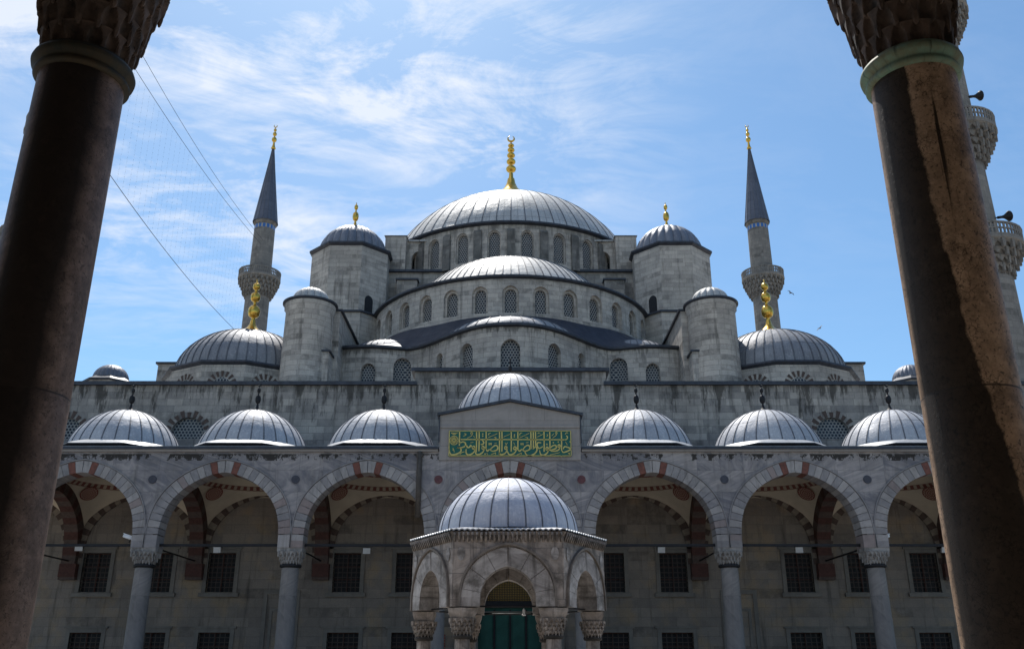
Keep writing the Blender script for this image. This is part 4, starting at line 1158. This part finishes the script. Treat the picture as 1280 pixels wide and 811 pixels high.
# wall arches on the mosque side, vaults with red rosettes
Rs = sqrt(3.5 ** 2 + 3.7 ** 2)
for k in bays:
    cx = 7.0 * k
    mb = MB(); arch_ring(mb, cx, 2.93, SPR, 3.75, 0.45, flatw(0), YW - 0.12, YW - 0.002, 17, lambda a, b: a % 2, sub=2)
    mb.build('wall_arch', ['vous_cream', 'vous_brown'], por)
    hi = (k == 0)
    mb = MB(); vs = []; fs = []; uvs = []; NA, NR_ = 96, 8
    for i in range(NA):
        a = 2 * pi * i / NA; d = (sin(a), -cos(a))
        rb = min(3.5 / max(abs(d[0]), 1e-6), 3.6 / max(abs(d[1]), 1e-6))
        for j in range(NR_ + 1):
            r = rb + (2.85 - rb) * j / NR_; z = SPR + sqrt(max(Rs * Rs - r * r, 0))
            vs.append((cx + d[0] * r, YV + 0.05 + d[1] * r, z))
    for i in range(NA):
        for j in range(NR_):
            k2 = (i + 1) % NA; A = [i * 9 + j, k2 * 9 + j, k2 * 9 + j + 1, i * 9 + j + 1]
            fs.append(tuple(A)); us = [i * .25, i * .25 + .25, i * .25 + .25, i * .25]; uvs.append([(us[q], vs[A[q]][2]) for q in range(4)])
    mb.shared(vs, fs, uvs, 0, True)
    mb.lathe([(2.86, 11.0), (2.78, 11.06), (2.74, 11.5)] + dome_prof(2.7, 11.5, 2.4 if not hi else 3.4, 8), 48, (cx, YV + .05))
    va = mb.build('vault', 'vault', por)
    for sx in (-1, 1):
        for sy in (-1, 1):
            cd = Vector((sx * 2.6, sy * 2.2, 0)); cd.z = sqrt(Rs * Rs - cd.x ** 2 - cd.y ** 2); cd.normalize()
            t1 = cd.cross(Vector((0, 0, 1))).normalized(); t2 = cd.cross(t1)
            mb = MB(); n = 24
            vv_ = [cd * (Rs - .10)]; 
            for q in range(n):
                a = 2 * pi * q / n; p = (cd * Rs + (t1 * cos(a) + t2 * sin(a)) * 0.50).normalized() * (Rs - .10); vv_.append(p)
            O = Vector((cx, YV + .05, SPR))
            fs = [(0, 1 + q, 1 + (q + 1) % n) for q in range(n)]
            uvs = [[(2 * pi * (q + .5) / n, 0), (2 * pi * q / n, 1), (2 * pi * (q + 1) / n, 1)] for q in range(n)]
            mb.shared([p + O for p in vv_], fs, uvs); mb.build('rosette', 'rosette', va)

# flat lead roof with round holes, octagonal drums and domes
mb = MB()
for k in bays:
    cx, cy = 7.0 * k, YV + 0.05; n = 48; hx, hy0, hy1 = 3.5, cy - YB + 0.1, YW - cy
    hr = 2.9
    def sq(a):
        d = (sin(a), -cos(a)); m_ = min(hx / max(abs(d[0]), 1e-6), (hy1 if d[1] > 0 else hy0) / max(abs(d[1]), 1e-6)); return (cx + d[0] * m_, cy + d[1] * m_, 11.60)
    for i in range(n):
        a, b = 2 * pi * i / n, 2 * pi * (i + 1) / n
        mb.face([(cx + hr * sin(a), cy - hr * cos(a), 11.60), (cx + hr * sin(b), cy - hr * cos(b), 11.60), sq(b), sq(a)])
mb.build('roof', 'lead_dark', por)


def porch_dome(cx, cy, z0, Rr, rise, ap, name='porch_dome', nr=28, fh=1.75):
    c = (cx, cy)
    poly = ngon(c, ap, 8)
    mb = MB(); mb.prism(poly, 11.5, z0 - 0.12, top=False, bottom=False)
    d = mb.build('dome_drum', 'vous_brown', por)
    mb = MB(); mb.prism(ngon(c, ap + .02, 8), z0 - .08, z0 - 0.04, top=False, poly2=ngon(c, ap + .16, 8)); mb.prism(ngon(c, ap + .16, 8), z0 - .04, z0 - .0, top=False)
    mb.build('drum_edge', 'lead_dark', d)
    # pale flared lead lip from the octagon up to the round dome
    mb = MB(); n = 96; vs = []
    def octr(a, q):
        w_ = (a + pi / 8) % (pi / 4) - pi / 8; return q / cos(w_)
    rings = [(ap + .17, z0 - .0, 1), (ap + 0.02, z0 + .11, .9), (Rr + .03, z0 + .30, 0)]
    for (q, z, oc) in rings:
        for i in range(n):
            a = 2 * pi * i / n; r = oc * octr(a, q) + (1 - oc) * q; vs.append((cx + r * sin(a), cy - r * cos(a), z))
    fs = [(j * n + i, j * n + (i + 1) % n, (j + 1) * n + (i + 1) % n, (j + 1) * n + i) for j in range(2) for i in range(n)]
    mb.shared(vs, fs, None, 0, True); mb.build('dome_lip', 'lead_edge', d)
    mb = MB(); S_ = (Rr * Rr + rise * rise) / (2 * rise); pr = cap_prof(S_, z0 + .1 + rise - S_, z0 + .24, 14)
    mb.lathe(pr, 112, c, uk=nr, vk='arc'); mb.ribs(pr[:-1], nr, 0.045, 0.03, c, mi=1)
    mb.build(name, ['lead', 'rib'], d)
    finial(d, cx, cy, z0 + .1 + rise - .05, fh, 'iron', 2, 0.20, True)
for k in (-4, -3, -2, -1, 1, 2, 3, 4): porch_dome(7.0 * k, YV + .05, 12.10, 2.98, 2.45, 3.30)
porch_dome(0.0, YV + .05, 13.85, 3.05, 2.75, 3.12, nr=32, fh=1.2)

# gable over the central bay
gx = 3.5
mb = MB(); P = [(-gx, 11.0), (gx, 11.0), (gx, 13.25), (0, 13.95), (-gx, 13.25)]
mb.face([(x, YF - .06, z) for x, z in P]); mb.face([(x, 51.95, z) for x, z in reversed(P)])
for (a, b) in ((1, 2), (4, 0)): mb.face([(P[a][0], YF - .06, P[a][1]), (P[a][0], 51.95, P[a][1]), (P[b][0], 51.95, P[b][1]), (P[b][0], YF - .06, P[b][1])])
mb.face([(-gx, YF - .06, 11.0), (-gx, YF + .1, 11.0), (gx, YF + .1, 11.0), (gx, YF - .06, 11.0)])
mb.box(-gx + .02, gx - .02, YF - .12, YF - .06, 12.62, 12.74)
ga = mb.build('gable', 'marble_plain', por)
mb = MB()
for sx in (-1, 1):
    a = (sx * (gx + .14), 13.20); b = (0, 13.93)
    for (y0, y1, h0, h1) in ((YF - .22, 47.0, 0.03, .16),):
        A = [(a[0], a[1] + h0), (b[0], b[1] + h0), (b[0], b[1] + h1), (a[0], a[1] + h1)]
        f0 = [(x, y0, z) for x, z in A]; f1 = [(x, y1, z) for x, z in A]
        mb.face(f0); mb.face(f1[::-1])
        for i in range(4): mb.face([f0[i], f0[(i + 1) % 4], f1[(i + 1) % 4], f1[i]])
mb.box(-gx - .06, -gx + .0, YF - .1, 47, 11.9, 13.2); mb.box(gx, gx + .06, YF - .1, 47, 11.9, 13.2)
mb.build('gable_coping', 'lead_dark', ga)

# spandrel medallions
for k in range(-4, 4):
    x = 7.0 * k + 3.5; mt = 'porphyry' if abs(x) < 4 else 'darkdisc'
    mb = MB(); n = 28
    mb.shared([(x + .20 * cos(2 * pi * i / n), YF - .05, 10.05 + .20 * sin(2 * pi * i / n)) for i in range(n)] + [(x + .20 * cos(2 * pi * i / n), YF + .02, 10.05 + .20 * sin(2 * pi * i / n)) for i in range(n)],
              [tuple(range(n))] + [(i, n + i, n + (i + 1) % n, (i + 1) % n) for i in range(n)])
    mb.build('medallion', mt, por)
# downpipe
mb = MB(); mb.tube([(-4.45, YF - .1, 11.4), (-4.45, YF - .1, 8.2)], 0.13, 10); mb.tube([(-4.62, YF - .12, 11.2), (-4.28, YF - .12, 11.2)], 0.07, 6)
mb.build('downpipe', 'pipe', por)

# ---------------- inscription panel
mb = MB(); mb.box(-3.03, 3.03, YF - .16, YF - .061, 11.17, 12.46)
ins = mb.build('inscription_panel', 'sign_green', por)
SC = 6.06 / 2367.0; SZ = 1.29 / 485.0
def ip(x, y): return (-3.03 + (x - 85) * SC, 12.46 - (y - 88) * SZ)
def smooth(pts, k=5):
    if len(pts) < 3: return pts
    o = []
    P = [pts[0]] + list(pts) + [pts[-1]]
    for i in range(1, len(P) - 2):
        p0, p1, p2, p3 = P[i - 1:i + 3]
        for j in range(k):
            t = j / k
            o.append(tuple(0.5 * ((2 * p1[q]) + (-p0[q] + p2[q]) * t + (2 * p0[q] - 5 * p1[q] + 4 * p2[q] - p3[q]) * t * t + (-p0[q] + 3 * p1[q] - 3 * p2[q] + p3[q]) * t ** 3) for q in (0, 1)))
    o.append(pts[-1]); return o
def stroke(mb, pts, wd, taper=True, y=YF - .185, sm_=True):
    pts = smooth(pts) if sm_ else pts
    q = [ip(*p) for p in pts]; L = []; Rr_ = []
    for i, p in enumerate(q):
        a = q[max(i - 1, 0)]; b = q[min(i + 1, len(q) - 1)]; dx_, dz_ = b[0] - a[0], b[1] - a[1]; l = math.hypot(dx_, dz_) or 1
        t = i / (len(q) - 1); ww = wd * SC * 0.5 * ((0.55 + 0.45 * sin(pi * min(max(t, .08), .92))) if taper else 1)
        L.append((p[0] - dz_ / l * ww, p[1] + dx_ / l * ww)); Rr_.append((p[0] + dz_ / l * ww, p[1] - dx_ / l * ww))
    for i in range(len(q) - 1):
        mb.face([(L[i][0], y, L[i][1]), (Rr_[i][0], y, Rr_[i][1]), (Rr_[i + 1][0], y, Rr_[i + 1][1]), (L[i + 1][0], y, L[i + 1][1])])
        for S_ in (L, Rr_): mb.face([(S_[i][0], y, S_[i][1]), (S_[i + 1][0], y, S_[i + 1][1]), (S_[i + 1][0], YF - .16, S_[i + 1][1]), (S_[i][0], YF - .16, S_[i][1])])
mb = MB(); T = 1217
bx0, bx1, by0, by1 = 92, 2446, 95, 565
for a, b in (((bx0, by0), (bx1, by0)), ((bx0, by1), (bx1, by1)), ((bx0, by0), (bx0, by1)), ((bx1, by0), (bx1, by1))): stroke(mb, [a, b], 14, False)
V = [(290, 375), (620, 500), (670, 480), (805, 440), (1065, 540), (1112, 490), (T + 75, 490), (T + 203, 460), (T + 455, 440), (T + 502, 410), (T + 546, 400), (T + 710, 490), (T + 822, 440), (T + 1047, 470)]
for x, y in V: stroke(mb, [(x - 8, 108), (x, 120), (x + 2, 300), (x, y)], 24, False)
stroke(mb, [(315, 258), (T + 900, 262), (T + 1110, 264), (T + 1155, 245), (T + 1165, 205), (T + 1140, 190)], 20, False)
W24 = [
 [(290, 335), (345, 303), (405, 325), (405, 380), (340, 410), (245, 412)], [(245, 415), (315, 425), (322, 480), (250, 530), (150, 545), (112, 510), (96, 430)],
 [(400, 395), (430, 375), (450, 410), (490, 402), (510, 368), (540, 408)],
 [(540, 402), (568, 385), (592, 412), (560, 438), (536, 416)], [(592, 415), (578, 490), (520, 538), (460, 545), (424, 510), (424, 440)],
 [(720, 402), (750, 388), (778, 420), (746, 442), (720, 418)], [(778, 425), (752, 490), (692, 536), (632, 540), (602, 500), (604, 400)],
 [(806, 430), (835, 478), (872, 440)], [(880, 455), (940, 398), (992, 368), (1032, 400), (1022, 452), (940, 478), (882, 458)],
 [(700, 350), (742, 350), (762, 310), (722, 268)],
 [(1160, 412), (1186, 390), (1214, 415), (1182, 442), (1160, 420)], [(1216, 420), (1200, 490), (1150, 532), (1090, 542), (1064, 500)],
 [(T + 115, 430), (T + 142, 395), (T + 178, 425), (T + 145, 450), (T + 116, 436)], [(T + 182, 435), (T + 150, 500), (T + 92, 540), (T + 32, 540), (T + 2, 480)],
 [(T + 208, 455), (T + 240, 477), (T + 280, 440)], [(T + 292, 455), (T + 350, 390), (T + 402, 368), (T + 437, 400), (T + 420, 452), (T + 340, 478), (T + 292, 455)],
 [(T + 490, 440), (T + 550, 400), (T + 572, 460), (T + 520, 530), (T + 440, 563), (T + 370, 545), (T + 333, 480)],
 [(T + 655, 322), (T + 592, 318), (T + 574, 368), (T + 610, 426), (T + 684, 392)],
 [(T + 738, 440), (T + 764, 400), (T + 792, 430), (T + 765, 458), (T + 738, 442)], [(T + 794, 445), (T + 770, 510), (T + 700, 555), (T + 642, 535), (T + 622, 460)],
 [(T + 826, 430), (T + 870, 382), (T + 932, 370), (T + 942, 420), (T + 860, 455), (T + 775, 458)],
 [(T + 972, 385), (T + 1000, 353), (T + 1024, 388), (T + 988, 402), (T + 972, 388)], [(T + 1022, 398), (T + 992, 450), (T + 930, 476), (T + 835, 478)],
 [(T + 1050, 465), (T + 1090, 502), (T + 1224, 440), (T + 1112, 394), (T + 1080, 440)]]
for p in W24: stroke(mb, p, 27)
W14 = [[(840, 225), (1025, 145)], [(1140, 212), (T + 50, 158)], [(440, 232), (520, 190), (545, 140), (520, 118), (508, 150), (540, 160)], [(360, 200), (418, 165), (380, 142)],
 [(T + 232, 230), (T + 425, 140)], [(T + 575, 215), (T + 690, 158)], [(T + 820, 548), (T + 1010, 505)], [(T + 875, 230), (T + 940, 185), (T + 965, 130), (T + 935, 125), (T + 940, 160)],
 [(860, 185), (855, 150), (895, 135)], [(T + 245, 190), (T + 245, 145), (T + 290, 132)], [(T + 590, 150), (T + 610, 130), (T + 640, 150)], [(860, 320), (865, 365), (885, 325), (905, 365), (912, 320)],
 [(T + 258, 325), (T + 265, 365), (T + 285, 325), (T + 305, 365), (T + 315, 325)], [(300, 540), (340, 505), (395, 490)], [(905, 540), (960, 520), (995, 510), (985, 545)], [(T + 180, 550), (T + 230, 530), (T + 275, 515), (T + 265, 545)],
 [(1175, 320), (1195, 350), (1220, 318)], [(1195, 350), (1192, 375)], [(T + 120, 315), (T + 150, 365)], [(T + 1125, 300), (T + 1160, 365)], [(120, 125), (185, 165), (255, 125)], [(145, 125), (185, 140), (228, 125)], [(T + 1120, 165), (T + 1150, 128), (T + 1180, 145)],
 [(T + 760, 200), (T + 785, 180), (T + 762, 160)], [(T + 860, 190), (T + 900, 150)], [(960, 215), (1000, 225), (985, 245)], [(T + 345, 215), (T + 400, 225), (T + 380, 242)], [(165, 420), (185, 450), (195, 500)], [(820, 510), (840, 550)], [(560, 190), (585, 225)], [(500, 320), (560, 310)], [(970, 330), (1010, 325)], [(T + 360, 320), (T + 410, 315)], [(T + 1170, 510), (T + 1200, 545)]]
for p in W14: stroke(mb, p, 13)
for (x, y) in ((740, 155), (740, 195), (T + 138, 170), (T + 138, 205), (T + 890, 318), (T + 985, 305), (T + 765, 350), (175, 455), (790, 530), (T + 1040, 572), (T + 1215, 300), (T + 1190, 520)):
    stroke(mb, [(x - 12, y), (x + 12, y)], 24, False)
n = 28
for rr in (82, 50, 22): stroke(mb, [(185 + rr * cos(2 * pi * i / n), 275 + rr * sin(2 * pi * i / n)) for i in range(n + 1)], 12, False, sm_=False)
for i in range(12):
    a = 2 * pi * i / 12; stroke(mb, [(185 + 25 * cos(a), 275 + 25 * sin(a)), (185 + 80 * cos(a + .25), 275 + 80 * sin(a + .25))], 11, False)
mb.build('lettering', 'sign_gold', ins)

# ================================================================== FOUNTAIN KIOSK
kio = thing('fountain_kiosk', 'domed marble fountain kiosk on columns in the courtyard centre', 'kiosk', loc=(0, 25.5, 0))
HEX = [(-1.40, -2.15), (1.40, -2.15), (2.62, 0.0), (1.40, 2.15), (-1.40, 2.15), (-2.62, 0.0)]
mb = MB(); ringmb = MB(); KS = 2.93
for i in range(6):
    A, B = Vector(HEX[i] + (0,)), Vector(HEX[(i + 1) % 6] + (0,)); L = (B - A).length; t = (B - A) / L; nrm = Vector((t.y, -t.x, 0))
    hw = 0.70 if L > 2.6 else 0.62; rise = 0.96
    fn = lambda s_, z, d, A=A, t=t, nrm=nrm, L=L: tuple(A + t * (s_ + L / 2) - nrm * d + Vector((0, 0, z)))
    wall(mb, -L / 2, L / 2, KS, 4.62, [(0, hw + .12, KS, KS, rise + .12)], fn, 0.46, na=20)
    fi = lambda s_, z, d, fn=fn: fn(s_, z, 0.46)
    wall(mb, -L / 2 + .27, L / 2 - .27, KS, 4.62, [(0, hw + .12, KS, KS, rise + .12)], fi, 0.0, na=20)
    arch_ring(ringmb, 0, hw, KS, rise, 0.47, fn, -0.035, 0.5, 4, lambda a, b: 0, gap=0.012, sub=5)
    arch_ring(ringmb, 0, hw + .47, KS, rise + .52, 0.055, fn, -0.075, 0.0, 10, lambda a, b: 1, sub=2)
    # small sunk medallion in the spandrel
    for sg in (-1, 1):
        cxm = sg * (L / 2 - .22); n = 16
        mb.face([fn(cxm + .10 * cos(2 * pi * q / n), 4.20 + .17 * sin(2 * pi * q / n), -.02) for q in range(n)], None, 1)
bd = mb.build('body', ['kiosk', 'kiosk_v'], kio)
ringmb.build('arches', ['kiosk_v', 'mould'], bd)
def hexs(k, a=0.0): return [(x * k + (a if x > 0 else -a) * (0.5 if abs(x) < 2 else 1), y * k + (a * .87 if y > .1 else (-a * .87 if y < -.1 else 0))) for x, y in HEX]
mb = MB()
mb.prism(hexs(1, .0), 4.62, 4.74, poly2=hexs(1, .09), bottom=False)
mb.prism(hexs(1, -.3), 4.5, 4.60)
co = mb.build('cornice', 'kiosk', kio)
# carved ribs below the eave
mb = MB()
for i in range(6):
    A, B = Vector(HEX[i] + (0,)), Vector(HEX[(i + 1) % 6] + (0,)); L = (B - A).length; t = (B - A) / L; nrm = Vector((t.y, -t.x, 0)); n = int(L / 0.11)
    for q in range(n):
        c_ = A + t * (L * (q + .5) / n)
        pts = [c_ + nrm * 0.0 + Vector((0, 0, 4.50)), c_ + nrm * .035 + Vector((0, 0, 4.58)), c_ + nrm * .10 + Vector((0, 0, 4.72))]
        mb.tube([tuple(p) for p in pts], 0.032, 5)
mb.build('cornice_ribs', 'kiosk', co)
# scalloped lead eave
mb = MB(); outer = []; N = 34
Eh = hexs(1, .10)
for i in range(6):
    A, B = Eh[i], Eh[(i + 1) % 6]; L = math.hypot(B[0] - A[0], B[1] - A[1]); n = int(L / .07)
    for q in range(n):
        t = q / n; outer.append((A[0] + (B[0] - A[0]) * t, A[1] + (B[1] - A[1]) * t, 4.775 + 0.016 * cos(2 * pi * q / 2)))
n = len(outer); vs = list(outer) + [(x, y, z + .03) for x, y, z in outer]
for (k, z) in ((0.90, 4.86), (0.80, 4.90)): vs += [(x * k, y * k, z) for x, y, _ in outer]
vs += [(1.90 * x / math.hypot(x, y), 1.90 * y / math.hypot(x, y), 4.93) for x, y, _ in outer]
fs = [(j * n + i, j * n + (i + 1) % n, (j + 1) * n + (i + 1) % n, (j + 1) * n + i) for j in range(4) for i in range(n)]
mb.shared(vs, fs, None, 0, False)
mb.face([(x, y, 4.745) for x, y in Eh])
mb.build('eave', 'lead_edge', kio)
mb = MB(); pr = dome_prof(1.93, 4.90, 1.58, 16)
mb.lathe(pr, 104, (0, 0), uk=26, vk='arc'); mb.ribs(pr[:-1], 26, 0.022, 0.018, (0, 0), mi=1)
mb.build('dome', ['lead_kiosk', 'rib'], kio)
mb = MB(); mb.lathe(dome_prof(1.75, 4.60, 1.2, 8), 40, (0, 0)); mb.build('inner_vault', 'kiosk_v', kio)
CP = [(-1.13, -1.83), (1.13, -1.83), (2.25, 0), (1.13, 1.83), (-1.13, 1.83), (-2.25, 0)]
for (x, y) in CP:
    mb = MB(); mb.lathe([(.30, 0), (.30, .1), (.25, .18), (.20, .24), (.195, 1.5), (.185, 2.25)], 24, (x, y)); c_ = mb.build('column', 'kiosk', kio)
    mb = MB(); mb.lathe([(.18, 2.17), (.24, 2.19), (.25, 2.23), (.24, 2.27), (.18, 2.30)], 24, (x, y)); mb.build('neck_ring', 'gap', c_)
    mb = MB(); muqarnas(mb, (x, y), 2.27, 2.66, .20, .34, 0, .45, rows=4, n=16, drop=.6)
    mb.lathe([(.33, 2.64), (.40, 2.80), (.42, 2.89), (.42, 2.90), (.1, 2.90)], 6 if abs(y) > .1 else 4, (x, y), sm=False, a0=pi / 4 if abs(y) < .1 else 0, a1=2 * pi + (pi / 4 if abs(y) < .1 else 0))
    mb.build('capital', 'kiosk', c_)
mb = MB()
for i in range(6):
    A, B = CP[i], CP[(i + 1) % 6]; mb.tube([(A[0], A[1], 2.95), (B[0], B[1], 2.95)], 0.022, 6)
mb.build('tie_bars', 'iron', kio)
mb = MB(); mb.prism(ngon((0, 0), 1.35, 12), 0.0, 1.15); mb.prism(ngon((0, 0), 1.45, 12), 1.15, 1.25)
mb.build('basin', 'kiosk', kio)
# lantern hanging by the right-hand tie bar
mb = MB(); mb.lathe([(.0, .10), (.045, .08), (.045, -.04), (.065, -.05), (.065, -.08), (0, -.09)], 6, (0, 0), sm=False); mb.tube([(0, 0, .09), (0, 0, .12)], .012, 5)
ln = mb.build('lantern', 'white'); ln.location = (0.44, 27.2, 2.98)
tag(ln, 'small pale glass lantern hanging inside the rear arch of the kiosk', 'lantern')

# ================================================================== FLOODLIGHTS and cameras
def floodlight(x, y, z, rz, label):
    t = thing('floodlight', label, 'floodlight', 'white floodlights in the far arcade', loc=(x, y, z)); t.rotation_euler = (0, 0, rz)
    mb = MB(); v = [(-.20, -.10, -.14), (.20, -.10, -.14), (.15, .14, -.10), (-.15, .14, -.10), (-.20, -.16, .16), (.20, -.16, .16), (.15, .10, .10), (-.15, .10, .10)]
    mb.shared(v, [(0, 3, 2, 1), (4, 5, 6, 7), (0, 1, 5, 4), (1, 2, 6, 5), (2, 3, 7, 6), (3, 0, 4, 7)]); mb.build('housing', 'white', t)
    mb = MB(); mb.tube([(-.22, 0, 0), (-.22, .05, .2), (.22, .05, .2), (.22, 0, 0)], .02, 5); mb.tube([(0, .05, .2), (0, .3, .26)], .02, 5); mb.build('bracket', 'iron', t)
    return t
FL = [(-23.75, 51.0, 7.55, .2, 'white floodlight at the upper left corner of the leftmost visible porch window'),
      (-16.1, 51.0, 7.45, -.1, 'white floodlight above the window of the second arch from the left'),
      (-7.9, 51.0, 7.40, .1, 'white floodlight right of the upper window in the third arch from the left'),
      (8.3, 51.0, 7.45, .1, 'small grey floodlight above the upper window right of the kiosk'),
      (15.9, 51.0, 7.45, -.1, 'white floodlight above the window of the second arch from the right'),
      (23.9, 51.0, 7.45, .1, 'white floodlight beside the window next to the right foreground column')]
for a in FL: floodlight(*a)
def seccam(x, y, z, rz, label):
    t = thing('security_camera', label, 'camera', 'white security cameras on the iron tie rod', loc=(x, y, z)); t.rotation_euler = (R(-12), R(18), rz)
    mb = MB(); mb.tube([(-.30, 0, 0), (.25, 0, 0)], .085, 10); mb.box(-.34, .30, -.09, .09, .07, .10); mb.build('housing', 'white', t)
    mb = MB(); mb.tube([(.1, 0, 0), (.14, .0, -.22)], .025, 6); mb.build('mount', 'iron', t)
seccam(-18.35, 44.4, 7.30, -.2, 'white security camera on the tie rod left of the second column from the left')
seccam(18.0, 44.4, 7.30, pi + .2, 'white security camera on the tie rod by the column nearest the tan foreground column')

# ================================================================== BIRDS
def bird(x, y, z, rz, tilt, label):
    t = thing('bird', label, 'bird', 'gulls gliding beside the right minaret', loc=(x, y, z)); t.rotation_euler = (R(tilt[0]), R(tilt[1]), rz)
    mb = MB(); mb.tube([(0, -.28, 0), (0, -.2, .01), (0, -.05, .02), (0, .15, 0), (0, .34, 0)], [.015, .05, .085, .06, .015], 8); mb.build('body', 'bird', t)
    for s_ in (-1, 1):
        mb = MB(); L = [(0.05, -.10, .02), (.35, -.16, .12), (.72, -.02, .06)]; T_ = [(0.05, .08, .02), (.35, .03, .11), (.72, .02, .055)]
        for q in range(2):
            A = [L[q], L[q + 1], T_[q + 1], T_[q]]; A = [(s_ * p[0], p[1], p[2]) for p in A]
            mb.face(A); mb.face([(p[0], p[1], p[2] - .015) for p in A])
            for i in range(4): mb.face([A[i], A[(i + 1) % 4], (A[(i + 1) % 4][0], A[(i + 1) % 4][1], A[(i + 1) % 4][2] - .015), (A[i][0], A[i][1], A[i][2] - .015)])
        mb.build('wing', 'bird', t)
    return t
def ray(px_, py_, depth):
    """helper used while laying out the two birds: point at a distance along a bearing"""
    pass
bird(40.1, 120.0, 51.4, R(35), (8, 16), 'small dark gull gliding flat, the nearer to the right minaret')
bird(43.6, 120.0, 46.0, R(20), (20, -42), 'dark gull banking steeply, lower and further right of the two')

# ================================================================== FOREGROUND COLUMNS and their arcade
def near_column(x, y, mt, ring, label, seed):
    t = thing('column', label, 'column', loc=(x, y, 0))
    mb = MB(); mb.lathe([(.56, 0), (.56, .15), (.50, .22), (.47, .32), (.36, .38), (.340, 1.5), (.339, 3.42), (.336, 3.435), (.338, 3.45), (.336, 5.2), (.332, 6.24)], 96, (0, 0), a0=-pi, a1=pi)
    mb.build('shaft', mt, t)
    mb = MB(); mb.lathe([(.32, 6.125), (.360, 6.13), (.374, 6.15), (.372, 6.17), (.356, 6.19), (.362, 6.20), (.398, 6.23), (.406, 6.265), (.396, 6.295), (.365, 6.305), (.37, 6.325), (.32, 6.34)], 64, (0, 0), vk='arc'); mb.build('neck_ring', ring, t)
    mb = MB(); carved_capital(mb, (0, 0), 6.32, 7.52, .335, .54, .62, 6, 16, seed)
    mb.box(-.50, .50, -.50, .50, 7.50, 7.62)
    mb.build('capital', 'near_cap', t)
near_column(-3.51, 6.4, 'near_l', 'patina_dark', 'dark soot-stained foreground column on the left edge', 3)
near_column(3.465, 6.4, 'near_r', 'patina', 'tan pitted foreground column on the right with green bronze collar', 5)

na_ = thing('front_arcade', 'near arcade overhead carried by the two foreground columns', 'arcade')
mb = MB()
wall(mb, -31.5, 31.5, 7.6, 12.0, [(7.0 * k, 2.95, 7.6, 7.6, 3.6) for k in bays], flatw(5.95), 0.9, na=20)
wall(mb, -31.5, 31.5, 7.6, 12.0, [(7.0 * k, 2.95, 7.6, 7.6, 3.6) for k in bays], flatw(6.85), 0.0, na=20)
mb.build('arcade_wall', 'marble', na_)
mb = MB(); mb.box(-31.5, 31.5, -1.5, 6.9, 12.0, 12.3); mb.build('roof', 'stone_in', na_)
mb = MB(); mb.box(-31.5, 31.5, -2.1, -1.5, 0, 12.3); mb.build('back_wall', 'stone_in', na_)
for k in (-4, -3, -2, 1, 2, 3):
    x = 7.0 * k + 3.5
    mb = MB(); mb.lathe([(.56, 0), (.56, .15), (.47, .32), (.40, .38), (.375, 6.0)], 32, (x, 6.4)); mb.box(x - .6, x + .6, 5.8, 7.0, 6.6, 7.1); mb.lathe([(.4, 6.0), (.6, 6.6)], 16, (x, 6.4)); mb.build('side_column', 'shaft', na_)

scn.render.resolution_x = 1024; scn.render.resolution_y = 648
scn.cycles.max_bounces = 8; scn.cycles.diffuse_bounces = 5; scn.cycles.glossy_bounces = 3
